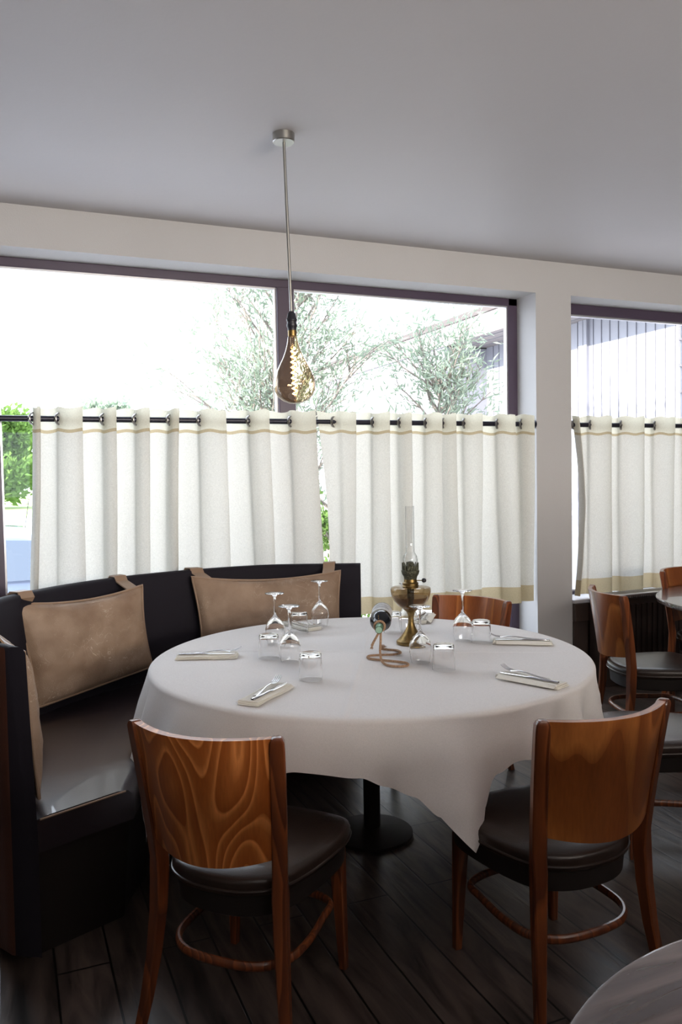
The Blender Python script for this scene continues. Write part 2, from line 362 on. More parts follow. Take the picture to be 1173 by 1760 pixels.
# windows: aluminium members set .22 m back in the opening
def member(bm, x0, x1, z0, z1, y0=4.815, y1=4.875): box(bm, x0, x1, y0, y1, z0, z1, .004, 1)
t = tag(thing('window_1', 'wide two-pane window in dark purple-brown frame behind the round table', 'window'), kind='structure')
bm = BM(); x0, x1, z0, z1 = W1
member(bm, x0, x1, z1-.052, z1); member(bm, x0, x1, z0, z0+.06); member(bm, x1-.075, x1, z0, z1); member(bm, x0, x0+.06, z0, z1)
obj('window_frame', bm, M['frame'], t)
bm = BM(); member(bm, 1.615, 1.726, z0+.05, z1-.05, 4.80, 4.875); obj('mullion', bm, M['frame'], t)
bm = BM(); member(bm, -.115, -.005, z0+.05, z1-.05, 4.80, 4.875); obj('mullion', bm, M['frame'], t)
for a, b in ((x0+.06, -.115), (-.005, 1.615), (1.726, x1-.075)):
    bm = BM(); g = .010
    for q in ((a, b, z1-.062, z1-.052), (a, b, z0+.06, z0+.07), (a, a+g, z0+.07, z1-.062), (b-g, b, z0+.07, z1-.062)): box(bm, q[0], q[1], 4.828, 4.86, q[2], q[3])
    obj('glazing_bead', bm, M['alu'], t)
    bm = BM(); box(bm, a, b, 4.842, 4.848, z0+.06, z1-.052); obj('window_pane', bm, M['pane'], t, smooth=False)
t = tag(thing('window_2', 'narrower window right of the pillar with dark frame', 'window'), kind='structure')
bm = BM(); x0, x1, z0, z1 = W2
member(bm, x0, x1, z1-.075, z1-.0); member(bm, x0, x1, z0, z0+.05); member(bm, x1-.075, x1, z0, z1); member(bm, x0, x0+.03, z0, z1)
obj('window_frame', bm, M['frame'], t)
bm = BM(); box(bm, x0+.03, x1-.07, 4.828, 4.86, z1-.087, z1-.075); box(bm, x0+.03, x1-.07, 4.828, 4.86, z0+.05, z0+.06); obj('glazing_bead', bm, M['alu'], t)
bm = BM(); box(bm, x0+.03, x1-.07, 4.842, 4.848, z0+.05, z1-.087); obj('window_pane', bm, M['pane'], t, smooth=False)
bm = BM(); box(bm, W2[0]+.001, W2[1]-.001, 4.575, 4.812, .566, .592, .005); o = struct('trim_1', bm, M['sill'], label='pale stone sill of the right window', cat='sill')
bm = BM(); box(bm, W2[0], W2[1], 4.565, 4.60, .44, .565, .004); struct('trim_2', bm, M['sill_wood'], label='brown board under the sill of the right window', cat='trim')
bm = BM(); box(bm, W1[0]+.001, W1[1]-.001, 4.58, 4.812, .30, .325, .005); struct('trim_3', bm, M['sill'], label='pale stone sill of the wide window', cat='sill')

bm = BM(); box(bm, W2[0], W2[1], 4.585, 4.60, .0, .439, .003); struct('trim_4', bm, M['radiator'], label='dark wood panelling under the right window', cat='panelling')
# radiator cover below the right window
t = thing('radiator_cover', 'dark brown slatted radiator cover with bright metal top edge under the right window', 'radiator cover', (3.86, 4.47, 0))
bm = BM(); box(bm, .05, 2.5, -.07, .085, .06, .60, .004)
for k in range(48): box(bm, .10+k*.05, .125+k*.05, -.078, -.068, .10, .56)
obj('panel', bm, M['radiator'], t)
bm = BM(); box(bm, -.03, .05, -.09, .085, 0, .625, .004); obj('post', bm, M['radiator'], t)
bm = BM(); lathe(bm, [(0, 0), (.014, 0), (.018, .008), (.014, .016), (0, .018)], seg=16); bmesh.ops.rotate(bm, verts=bm.verts, matrix=Matrix.Rotation(PI/2, 3, 'X')); bmesh.ops.translate(bm, verts=bm.verts, vec=(.01, -.09, .585)); obj('knob', bm, M['grommet'], t)
bm = BM(); box(bm, -.04, 2.5, -.10, -.05, .626, .638, .003); obj('metal_edge', bm, M['alu'], t)
bm = BM()
for k in range(120): box(bm, .05+k*.0204, .058+k*.0204, -.05, .085, .604, .634)
for k in range(6): box(bm, .05, 2.5, -.045+k*.024, -.037+k*.024, .612, .626)
obj('grille', bm, M['alu'], t)

# ------------------------------------------------------------------ curtains, rods
def rod(name, x0, x1, label):
    t = thing(name, label, 'curtain rod', (0, 0, 0))
    bm = BM(); tube(bm, [(x0, 4.62, 1.838), (x1, 4.62, 1.838)], .0165, 20); obj('pole', bm, M['rod'], t)
    for x, d in ((x0, 1), (x1, -1)):
        bm = BM(); tube(bm, [(x, 4.62, 1.838), (x+d*.006, 4.62, 1.838)], .028, 20); obj('socket', bm, M['rod'], t)
rod('curtain_rod', -1.199, 3.415, 'long black rod across the wide window carrying two linen curtains')
rod('curtain_rod', 3.716, 6.599, 'black rod across the right window beside the pillar')
YR = 4.62
def curtain(label, fronts, xl, xr, zb, seed, lean=0, spread=None, left_edge=None):
    """fronts: [(x_left, x_right, grommet?)] pieces of cloth hanging in front of the rod"""
    t = thing('cafe_curtain', label, 'curtain', (0, 0, 0), group=None)
    P = []   # (x, y offset)
    for i, (a, b) in enumerate(fronts):
        w_ = b-a
        pa = fronts[i-1][1] if i else a-.04
        if i == 0: P.append((xl, -.01) if xl < a-.01 else (a, .0))
        if P[-1][0] < a-1e-4: P.append((a, -.012))
        P.append((a+.35*w_, -.042)); P.append((b-.008, -.050)); P.append((b+.004, -.036)); P.append((b-.012, -.004))
        if i+1 < len(fronts):
            n_ = fronts[i+1][0]; g = n_-b
            P.append((b-.004, .028)); P.append((b+.4*g, .046)); P.append((n_-.012, .030))
    Q = spline([(x, y, 0) for x, y in P], 5)
    zt, nv = 1.899, 40; rnd = random.Random(seed); ph = rnd.random()*9
    L = [0]
    for a, b in zip(Q, Q[1:]): L.append(L[-1]+(b-a).length)
    xm = (xl+xr)/2
    def pt(i, z):
        q = Q[i]; v = (zt-z)/(zt-zb); u = L[i]/L[-1]
        x = q.x; y = q.y
        k = min(1, max(0, (v-.06)/.9))
        sp = spread(x, v) if spread else 0
        x2 = x + sp + .022*k*math.sin(2.3*x*6+ph) * v + .012*k*nz(u*9, v*1.7, seed)
        y2 = y*(1-.25*k) + .020*k*math.sin(L[i]*9+ph+v*1.2) + .016*k*nz(u*14+3, v*2, seed+4)
        if y2 < -.115: y2 = -.115
        y2 = min(y2, .14)
        zz = z + .006*math.sin(L[i]*40+seed)*(1-v) 
        return Vector((x2, YR+y2, zz))
    def sheet(za, zb_, n, off=0):
        bm = BM(); rows = []
        for k in range(n+1):
            z = lerp(za, zb_, k/n); rows.append([bm.verts.new(pt(i, z)+Vector((0, off, 0))) for i in range(len(Q))])
        for k in range(n):
            for i in range(len(Q)-1): bm.faces.new((rows[k][i], rows[k][i+1], rows[k+1][i+1], rows[k+1][i]))
        return bm
    def sheet_obj(name, za, zb_, n, m_):
        return obj(name, sheet(za, zb_, n), m_, t, angle=80)
    sheet_obj('heading', zt, 1.783, 5, M['curtain_head'])
    sheet_obj('stitched_band', 1.783, 1.765, 1, M['curtain_hem'])
    sheet_obj('panel', 1.765, zb+.112, nv, M['curtain'])
    sheet_obj('hem_band', zb+.112, zb, 5, M['curtain_hem'])
    for (a, b) in fronts:
        bm = BM(); n = 20
        tube(bm, [(0, .032*math.cos(2*PI*k/n), .032*math.sin(2*PI*k/n)) for k in range(n)], lambda s: (.0045, .0085), 8, closed=True)
        bmesh.ops.rotate(bm, verts=bm.verts, matrix=Matrix.Rotation(-.85, 3, 'Z')); bmesh.ops.translate(bm, verts=bm.verts, vec=(a+.004, YR-.004, 1.838))
        obj('grommet', bm, M['grommet'], t)
    return t
import functools
def ux(px): # window-wall x for a picture column measured on the rod (y=4.62)
    T = [(55, .165), (102, .312), (141, .434), (179, .553), (199, .617), (235, .731), (256, .798), (293, .917), (307, .962), (345, 1.087), (386, 1.224), (430, 1.374), (460, 1.478), (501, 1.624), (541, 1.769), (557, 1.841)]
    for (a, va), (b, vb) in zip(T, T[1:]):
        if px <= b: return lerp(va, vb, (px-a)/(b-a))
curtain('left cream linen curtain hung by eyelets behind the curved bench', [(.160, .195), (.292, .409), (.526, .588), (.702, .77), (.891, .937), (1.065, 1.206), (1.361, 1.47), (1.62, 1.765)],
        .155, 1.77, .61, 3, spread=lambda x, v: .05*v*((x-.9)/.9)+.07*math.exp(-((x-.9)/.12)**2)*(-v)*.9)
curtain('right cream linen curtain of the wide window, behind the brass oil lamp', [(1.902, 2.036), (2.173, 2.271), (2.362, 2.429), (2.553, 2.652), (2.683, 2.758), (2.843, 2.96), (3.103, 3.221), (3.297, 3.379)],
        1.79, 3.38, .61, 8, spread=lambda x, v: .075*math.exp(-((x-1.8)/.12)**2)*math.sin(min(1, v*1.6)*PI*.5)+.03*v*(x-2.5))
curtain('cream linen curtain of the right window with folded-over left edge', [(3.738, 3.762), (3.89, 4.048), (4.171, 4.351), (4.491, 4.65), (4.789, 4.966), (5.12, 5.28), (5.44, 5.6)],
        3.735, 5.65, .62, 15, spread=lambda x, v: .07*math.exp(-((x-3.74)/.06)**2)*math.sin(min(1, v/.55)*PI*.5)*(1 if v < .5 else max(0, 1-(v-.5)*1.6)))

# ------------------------------------------------------------------ curved bench with hanging cushions
bench_outer = [(-.01, 2.60), (-.115, 2.80), (-.185, 3.08), (-.175, 3.42), (-.028, 3.781), (.107, 3.929), (.27, 4.087), (.571, 4.277), (.94, 4.387), (1.353, 4.402), (1.635, 4.298), (1.877, 4.183)]
BP = [Vector((p.x, p.y)) for p in spline([(x, y, 0) for x, y in bench_outer], 6)]
def bench_n(i):
    a, b = BP[max(0, i-1)], BP[min(len(BP)-1, i+1)]; t = (b-a).normalized(); n = Vector((t.y, -t.x))
    k = max(0, 1-i/14); return (n*(1-k)+Vector((.75, -.66)).normalized()*k).normalized() if k < 1 else Vector((.76, -.65)).normalized()
def bench_dir(i):  # direction of the seat end cut at the near end, then the inward normal
    a, b = BP[max(0, i-1)], BP[min(len(BP)-1, i+1)]; t = (b-a).normalized(); n = Vector((t.y, -t.x))
    k = max(0, 1-i/16); d = Vector((.81, .585)); return (n*(1-k)+d*k).normalized()
t = thing('curved_bench', 'curved black leather bench with tall back wrapping round the left of the white table', 'bench', (0, 0, 0))
def sect(i, prof, fn):
    n = fn(i); return [Vector((BP[i].x+n.x*d, BP[i].y+n.y*d, z)) for d, z in prof]
bt = .065
prof = [(0, .05), (0, .985), (.008, .998), (.02, 1.003), (bt-.02, 1.003), (bt-.008, .998), (bt, .985), (bt+.02, .44), (bt+.02, .05)]
fn_back = lambda i: bench_dir(i) if i > 16 else Vector((lerp(.85, bench_dir(16).x, i/16), lerp(-.52, bench_dir(16).y, i/16))).normalized()
bm = BM(); rect_sweep(bm, [sect(i, prof, fn_back) for i in range(len(BP))]); obj('backrest', bm, M['bench_back'], t, angle=50)
bm = BM(); rect_sweep(bm, [sect(i, [(-.012, .05), (-.012, .992), (-.004, 1.000), (-.001, .99), (-.001, .05)], fn_back) for i in range(len(BP))]); obj('back_shell', bm, M['bench_brown'], t, angle=50)
def in_pt(i):
    a = math.radians(lerp(193, 68, i/(len(BP)-1))); r = 1.03-.17*min(1, i/9); return Vector((1.38+r*math.cos(a), 3.0+r*math.sin(a)))
def seat_sec(i, prof):
    b = BP[i]+bench_dir(i)*.0; q = in_pt(i); d = (q-b); l = d.length; d.normalize()
    return [Vector((b.x+d.x*(k if k > 0 else l+k), b.y+d.y*(k if k > 0 else l+k), z)) for k, z in prof]
sp = [(.05, .34), (.05, .425), (.07, .445), (.12, .452), (-.06, .452), (-.02, .445), (-.0001, .425), (-.0001, .34)]
bm = BM(); rect_sweep(bm, [seat_sec(i, sp) for i in range(len(BP))]); obj('seat', bm, M['bench'], t, angle=50)
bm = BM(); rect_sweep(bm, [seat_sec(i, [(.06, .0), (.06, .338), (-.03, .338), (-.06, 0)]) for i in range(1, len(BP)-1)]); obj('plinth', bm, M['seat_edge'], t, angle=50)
e0 = seat_sec(0, [(.09, .446), (-.03, .446)])
bm = BM(); tube(bm, [e0[0]+Vector((.0, -.004, 0)), e0[1]+Vector((0, -.004, 0))], .0035, 8); obj('piping', bm, M['pillow_trim'], t)

def cushion(label, TL, TR, BR, BL, thick, sag, straps, flip=1):
    """padded leather cushion between four corners, with piping and straps over the bench back"""
    TL, TR, BR, BL = map(Vector, (TL, TR, BR, BL)); c0 = (TL+TR+BL+BR)/4
    t = thing('leather_cushion', label, 'cushion', c0, group=None)
    nrm = ((TR-TL).cross(BL-TL)).normalized()
    if nrm.dot(Vector((1.0, 3.0, .7))-c0) < 0: nrm = -nrm
    nu, nv = 36, 22; bm = BM(); G = {}
    def base(u, v):
        p = (TL*(1-u)+TR*u)*(1-v)+(BL*(1-u)+BR*u)*v
        p = p - (TL-BL).normalized()*sag*4*u*(1-u)*(1-v)**2        # top edge sags between the straps
        su = .018*math.sin(PI*v); p = p + (TR-TL).normalized()*su*(1-2*u)
        return p - c0
    for s in (1, -1):
        for i in range(nu+1):
            for j in range(nv+1):
                u, v = i/nu, j/nv
                edge = i in (0, nu) or j in (0, nv)
                f = (max(0, 16*u*(1-u)*v*(1-v)))**.42
                cr = .010*nz(u*5+c0.x*7, v*6, 2)*f+.007*nz(u*14, v*11, c0.y)*f
                h = (f*thick*(.9 if s > 0 else .35)+cr)*s
                if edge:
                    if s > 0: G[(i, j, 1)] = G[(i, j, -1)] = bm.verts.new(base(u, v))
                else: G[(i, j, s)] = bm.verts.new(base(u, v)+nrm*h)
    for s in (1, -1):
        for i in range(nu):
            for j in range(nv):
                q = [G[(i, j, s)], G[(i+1, j, s)], G[(i+1, j+1, s)], G[(i, j+1, s)]]
                bm.faces.new(q if s > 0 else q[::-1])
    obj('cover', bm, M['pillow'], t, angle=80)
    loop = [base(i/nu, 0) for i in range(nu)]+[base(1, j/nv) for j in range(nv)]+[base(1-i/nu, 1) for i in range(nu)]+[base(0, 1-j/nv) for j in range(nv)]
    bm = BM(); tube(bm, loop, .006, 8, closed=True); obj('piping', bm, M['pillow_trim'], t)
    for (u, path) in straps:
        # strap: band from the top corner up over the bench back
        bm = BM(); w_ = (TR-TL).normalized()*.034
        pts = [base(u, 0)-nrm*.004]+[Vector(p)-c0 for p in path]
        secs = []
        for k, p in enumerate(pts):
            d = (pts[min(k+1, len(pts)-1)]-pts[max(0, k-1)]).normalized(); n_ = d.cross(w_.normalized()).normalized()*.003
            secs.append([p-w_-n_, p+w_-n_, p+w_+n_, p-w_+n_])
        rect_sweep(bm, secs); obj('strap', bm, M['pillow_trim'], t)
    return t
def over(P, out):   # path of a strap over the bench back, from P outwards along out (unit, horizontal)
    o = Vector((out[0], out[1], 0)).normalized(); P = Vector(P)
    best = min(BP, key=lambda b: (b-Vector((P.x, P.y))).length); o = (Vector((best.x, best.y, 0))-Vector((P.x, P.y, 0))); d = o.length; o.normalize()
    q = Vector((P.x, P.y, 0))
    return [q+o*(d-bt-.009)+Vector((0, 0, .985)), q+o*(d-bt+.008)+Vector((0, 0, 1.010)), q+o*(d-.004)+Vector((0, 0, 1.010)), q+o*(d+.018)+Vector((0, 0, .99)), q+o*(d+.018)+Vector((0, 0, .80))]
def strapped(label, TL, TR, BR, BL, th, sag):
    a = Vector(TL).lerp(Vector(TR), .085); b = Vector(TL).lerp(Vector(TR), .915)
    return cushion(label, TL, TR, BR, BL, th, sag, [(.085, over(a, 0 and 0 or (0, 1))), (.915, over(b, (0, 1)))])
strapped('tan leather cushion strapped to the left half of the bench back', (.018, 3.80, .968), (.632, 4.11, .968), (.675, 4.13, .545), (.112, 3.79, .492), .085, .035)
strapped('tan leather cushion strapped to the bench back behind the upturned wine glasses', (.918, 4.265, .975), (1.728, 4.13, .972), (1.715, 4.09, .50), (.955, 4.22, .50), .085, .035)
strapped('tan leather cushion seen edge-on behind the near end of the bench', (-.085, 3.40, .955), (.045, 2.74, .955), (.075, 2.735, .475), (-.05, 3.40, .49), .075, .02)

# ------------------------------------------------------------------ round table and its cloth
TC = Vector((1.38, 3.0)); TZ = .757
t = thing('round_table', 'large round pedestal table hidden under the white cloth', 'table', (TC.x, TC.y, 0))
bm = BM(); lathe(bm, [(0, TZ-.030), (.875, TZ-.030), (.89, TZ-.024), (.893, TZ-.012), (.885, TZ-.003), (0, TZ-.003)], seg=96); obj('tabletop', bm, M['wood_dark'], t)
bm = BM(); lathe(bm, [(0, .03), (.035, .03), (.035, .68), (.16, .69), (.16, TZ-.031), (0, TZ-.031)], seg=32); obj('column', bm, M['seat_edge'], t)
bm = BM(); lathe(bm, [(0, 0), (.17, 0), (.17, .012), (.05, .035), (0, .035)], seg=48); obj('foot', bm, M['seat_edge'], t)
hem = [(-180, .475), (-175, .46), (-170, .30), (-165, .265), (-158, .35), (-154, .40), (-147, .48), (-138, .56), (-129, .597), (-117, .585), (-112, .555), (-107, .535), (-103, .49), (-98.5, .40), (-97.5, .40), (-94, .49), (-89, .56), (-82, .59), (-70, .57), (-60, .57), (-45, .59), (-30, .56), (-15, .42), (-8, .30), (0, .42), (15, .56), (45, .60), (70, .50), (82, .47), (95, .50), (115, .58), (140, .60), (160, .53), (172, .49), (180, .475)]
folds = [(-84, 3, -.02), (-77, 2.5, .03), (-70, 2.5, -.035), (-63, 2.5, .035), (-56, 2.5, -.03), (-118, 4, .012), (-142, 4, -.012), (-160, 4, .014), (-150, 7, .028), (-128, 10, -.010), (-112, 6, -.018), (-98, 5.5, .060), (-80, 4, .020), (-73, 3.5, -.022), (-66, 3.5, .020), (-59, 3.5, -.018), (-51, 4, .022), (-42, 5, -.01), (-30, 6, .02), (-8, 9, .07), (82, 9, .03), (60, 6, .02), (30, 8, .02), (115, 8, .02), (150, 9, .02), (-176, 6, .006), (168, 6, -.01), (-136, 4, .008)]
bm = BM(); n = 720; rings = []
RT_, CR = .8975, .016
prev = None
ctr = bm.verts.new((0, 0, TZ))
radii = [.02+.0275*k for k in range(31)]+[RT_-CR]
CRD = (Vector((-.47, -.88)).normalized(), Vector((.88, -.47)).normalized())
def crease(x, y):
    h = 0
    for d, o in ((CRD[0], .03), (CRD[1], -.05), (CRD[0], .52), (CRD[0], -.46)):
        k = x*d.y-y*d.x-o; h += .0030*math.exp(-(k/.010)**2)
    return h
def wr(x, y): return crease(x, y)+ .0010*nz(x*4, y*4, 1)+.0006*nz(x*11, y*9, 5)
rows = []
for r in radii:
    rows.append([bm.verts.new((r*math.cos(2*PI*i/n), r*math.sin(2*PI*i/n), TZ+.0012+(wr(r*math.cos(2*PI*i/n), r*math.sin(2*PI*i/n)) if r < .86 else 0))) for i in range(n)])
for k in range(1, 6):
    a = k/5*PI/2; r = RT_-CR+CR*math.sin(a); z = TZ-CR*(1-math.cos(a))
    rows.append([bm.verts.new((r*math.cos(2*PI*i/n), r*math.sin(2*PI*i/n), z)) for i in range(n)])
NS = 26
for k in range(1, NS+1):
    v = k/NS; row = []
    for i in range(n):
        th = 360*i/n; th = th-360 if th > 180 else th
        zb = interp(hem, th) if not -103 < th < -94 else lerp(.395, .49, min(1, abs(th+98)/(5 if th < -98 else 4)))
        f = 0
        for c, w_, a in folds:
            d = (th-c+180) % 360-180; f += a*math.exp(-(d/w_)**2)
        drop = TZ-CR-zb; z = TZ-CR-drop*v; dd = (TZ-CR-z)
        left = max(0, math.cos(math.radians(th+170)))
        r = RT_ + min(dd, .32)*(.10+.19*left) + f*min(1.6, dd/.14)*(.8+.2*v) + .021*math.sin(math.radians(th*13.3+40))*min(1, dd/.25) + .018*nz(th*.10, v*.6, 2)*min(1, v*2)+.006*math.sin(math.radians(th*17))*v
        row.append(bm.verts.new((r*math.cos(math.radians(th)), r*math.sin(math.radians(th)), z)))
    rows.append(row)
for i in range(n): bm.faces.new((ctr, rows[0][i], rows[0][(i+1) % n]))
for a, b in zip(rows, rows[1:]):
    for i in range(n): j = (i+1) % n; bm.faces.new((a[i], b[i], b[j], a[j]))
o = obj('tablecloth', bm, M['cloth'], angle=80); o.location = (TC.x, TC.y, 0)
tag(o, 'white linen tablecloth draped over the large round table, one corner hanging low in front', 'tablecloth')

# ------------------------------------------------------------------ chairs
def chair(label, mid, fwd, seat_mat='seat', group='bentwood dining chairs with curved veneer backs'):
    f = Vector(fwd).normalized(); rz = math.atan2(f.y, f.x)-PI/2
    loc = Vector(mid)+f*.27
    t = thing('dining_chair', label, 'chair', (loc.x, loc.y, 0), rz, group)
    return t
def build_chair(t):
    zt = .855
    # curved back: arc bulging to the rear (-y); posts at its ends
    hw = .207
    def arc(s, z):      # s in -1..1 ; returns x, y
        k = (z-.47)/(zt-.47); w_ = lerp(.180, hw, max(0, min(1, k))); bow = .075
        y = -.205-.055*max(0, k)**1.2 - bow*(1-s*s)
        return Vector((w_*s, y, z))
    bm = BM(); nu, nzz = 24, 12; th = .011; zb = .528
    G = []
    for side in (0, 1):
        g = []
        for k in range(nzz+1):
            row = []
            for i in range(nu+1):
                s = lerp(-.97, .97, i/nu); z = lerp(zb, zt, k/nzz)
                if k == 0: z -= .020*(1-s*s)
                p = arc(s, z); d = Vector((-p.x*.35, -1, 0)).normalized() if False else Vector((s*.62, -1, 0)).normalized()
                row.append(bm.verts.new(p+d*(th if side else -th)))
            g.append(row)
        G.append(g)
    for side in (0, 1):
        g = G[side]
        for k in range(nzz):
            for i in range(nu): bm.faces.new((g[k][i], g[k][i+1], g[k+1][i+1], g[k+1][i]))
    a, b = G
    for i in range(nu):
        bm.faces.new((a[0][i], a[0][i+1], b[0][i+1], b[0][i])); bm.faces.new((a[-1][i], a[-1][i+1], b[-1][i+1], b[-1][i]))
    for k in range(nzz):
        bm.faces.new((a[k][0], a[k+1][0], b[k+1][0], b[k][0])); bm.faces.new((a[k][-1], a[k+1][-1], b[k+1][-1], b[k][-1]))
    obj('back_panel', bm, M['wood_panel'], t, angle=40)
    for s in (-1, 1):
        bm = BM(); secs = []
        zs = [0, .08, .2, .32, .42, .47, .56, .66, .76, .82, .843, .853, .857]
        for z in zs:
            if z >= .47: p = arc(s, z); x, y = p.x, p.y
            else:
                q = (1-z/.47); x = s*(.180+.040*q*q); y = -.205-.055*q*q
            x += s*.005
            w_ = lerp(.013, .020, min(1, z/.4)); d_ = lerp(.014, .021, min(1, z/.4))
            if z > .47: d_ = lerp(.021, .018, (z-.47)/.385)
            if z > .84: w_ *= {.843: .95, .853: .75, .857: .5}[z]; d_ *= {.843: .97, .853: .85, .857: .7}[z]
            c = .004
            base = [(-w_+c, -d_), (w_-c, -d_), (w_, -d_+c), (w_, d_-c), (w_-c, d_), (-w_+c, d_), (-w_, d_-c), (-w_, -d_+c)]
            an = s*.42*(1 if z >= .47 else .6)
            secs.append([Vector((x+u*math.cos(an)-v*math.sin(an), y+u*math.sin(an)+v*math.cos(an), z)) for u, v in base])
        rect_sweep(bm, secs); obj('rear_leg', bm, M['wood_dark'] if False else M['wood_post'], t, angle=40)
        bm = BM(); secs = []
        for z in (0, .12, .25, .375):
            w_ = lerp(.012, .021, z/.375); x = s*(.190-.012*z/.375); y = .195-.01*z/.375; c = .003
            secs.append([Vector((x+u, y+v, z)) for u, v in [(-w_+c, -w_), (w_-c, -w_), (w_, -w_+c), (w_, w_-c), (w_-c, w_), (-w_+c, w_), (-w_, w_-c), (-w_, -w_+c)]])
        rect_sweep(bm, secs); obj('front_leg', bm, M['wood_post'], t, angle=40)
    # seat outline: broad rounded front, narrower round rear
    out = [(-.165, -.175), (-.09, -.225), (0, -.238), (.09, -.225), (.165, -.175), (.205, -.08), (.228, .06), (.228, .16), (.200, .222), (.12, .245), (0, .252), (-.12, .245), (-.200, .222), (-.228, .16), (-.228, .06), (-.205, -.08)]
    S = [(p.x, p.y) for p in spline([(x, y, 0) for x, y in out], 5, closed=True)]
    def ring(k, z, dome=0): return [(x*k, y*k, z) for x, y in S]
    bm = BM(); rect_sweep(bm, [ring(.93, .405), ring(.985, .41), ring(1.0, .425), ring(1.0, .442), ring(.985, .453), ring(.93, .460), ring(.8, .464), ring(.5, .468), ring(.1, .470)])
    obj('seat', bm, M['seat'], t, angle=60)
    bm = BM(); tube(bm, [(x*1.0, y*1.0, .424) for x, y in S], .0045, 8, closed=True); obj('seat_piping', bm, M['seat'], t)
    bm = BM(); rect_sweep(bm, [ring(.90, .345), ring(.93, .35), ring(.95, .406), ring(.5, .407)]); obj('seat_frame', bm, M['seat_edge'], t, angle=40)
    # hoop stretcher inside the legs
    H = [(0, -.215), (.11, -.20), (.172, -.14), (.186, -.04), (.176, .08), (.165, .155), (.10, .19), (0, .20), (-.10, .19), (-.165, .155), (-.176, .08), (-.186, -.04), (-.172, -.14), (-.11, -.20)]
    HS = [(x, y, .215) for x, y, _ in spline([(x, y, 0) for x, y in H], 6, closed=True)]
    bm = BM(); tube(bm, HS, (lambda s: (.010, .013)), 10, closed=True); obj('hoop_stretcher', bm, M['wood_post'], t)
M['wood_post'] = wood('chair_post_wood', (.085, .022, .008), (.24, .068, .020), grain=8, stretch=.06, coat=.3)
CG = 'bentwood dining chairs with curved veneer backs'
A = chair('dining chair at front left with bold flame-grained orange veneer back', (.447, 2.012), (.71, .704)); build_chair(A)
def place(label, mid, fwd):
    c = copy_tree(A); f = Vector(fwd).normalized(); l = Vector(mid)+f*.27
    for o in COL.objects:
        if o.parent == c and o.name.startswith('back_panel'): o.material_slots[0].link = 'OBJECT'; o.material_slots[0].material = M['wood_plain']
    c.location = (l.x, l.y, 0); c.rotation_euler = (0, 0, math.atan2(f.y, f.x)-PI/2); c['label'] = label; return c
place('dining chair at front right with plain brown veneer back, under the hanging cloth corner', (1.482, 1.690), (-.03, 1))
place('dining chair behind the white table, only its top seen between lamp and pillar', (2.235, 3.57), (-.882, -.47))
place('dining chair beside the radiator cover, seen from its rear left, facing the bare round table', (3.00, 3.44), (.945, -.327))
place('dining chair at far right corner by the window, facing the bare round table', (4.075, 3.99), (.30, -.95))
place('dining chair at right edge whose pale glossy seat shows behind the front right chair', (2.70, 2.335), (-.89, .45))

# ------------------------------------------------------------------ bare tables
def bare_table(label, x, y, r, z=.752):
    t = thing('round_cafe_table', label, 'table', (x, y, 0))
    bm = BM(); lathe(bm, [(0, z-.030), (r-.012, z-.030), (r-.003, z-.026), (r, z-.018), (r, z-.006), (r-.004, z-.001), (r-.010, z), (0, z)], seg=96); obj('tabletop', bm, M['tabletop'], t)
    bm = BM(); lathe(bm, [(0, .02), (.035, .02), (.035, z-.05), (.12, z-.035), (.12, z-.031), (0, z-.031)], seg=24); obj('column', bm, M['seat_edge'], t)
    bm = BM(); lathe(bm, [(0, 0), (.24, 0), (.24, .010), (.06, .03), (0, .03)], seg=40); obj('foot', bm, M['seat_edge'], t)
bare_table('bare dark wood round table cut off at the right edge by the window', 4.16, 3.19, .75)
bare_table('bare dark wood round table in the near bottom right corner', .985, .375, .571)

# ------------------------------------------------------------------ glasses
def wine_glass(t):
    # upturned: rim at z=0, foot on top; closed outer + inner wall
    H = .224
    outer = [(.036, 0), (.040, .02), (.0435, .045), (.0440, .065), (.040, .083), (.030, .100), (.016, .114), (.0075, .123), (.0048, .134), (.0042, .16), (.0045, .190), (.0065, .208), (.013, .2165), (.028, .2205), (.0425, .2225), (.0430, .2235), (.0425, .2242), (.02, .2246), (0, .2244)]
    inner = [(0, .1095), (.006, .1085), (.014, .1035), (.0285, .0915), (.0385, .079), (.0427, .064), (.0423, .045), (.0388, .02), (.0348, 0)]
    bm = BM(); lathe(bm, outer[::-1][::-1], seg=48); 
    lathe(bm, inner, seg=48)
    # join the rim
    bmesh.ops.remove_doubles(bm, verts=bm.verts, dist=1e-6)
    bm.verts.ensure_lookup_table()
    ro = sorted([v for v in bm.verts if abs(v.co.z) < 1e-6 and math.hypot(v.co.x, v.co.y) > .0355], key=lambda v: math.atan2(v.co.y, v.co.x))
    ri = sorted([v for v in bm.verts if abs(v.co.z) < 1e-6 and .034 < math.hypot(v.co.x, v.co.y) < .0355], key=lambda v: math.atan2(v.co.y, v.co.x))
    for i in range(len(ro)): j = (i+1) % len(ro); bm.faces.new((ro[i], ro[j], ri[j], ri[i]))
    o = obj('wine_glass', bm, M['glass'], angle=60); return o
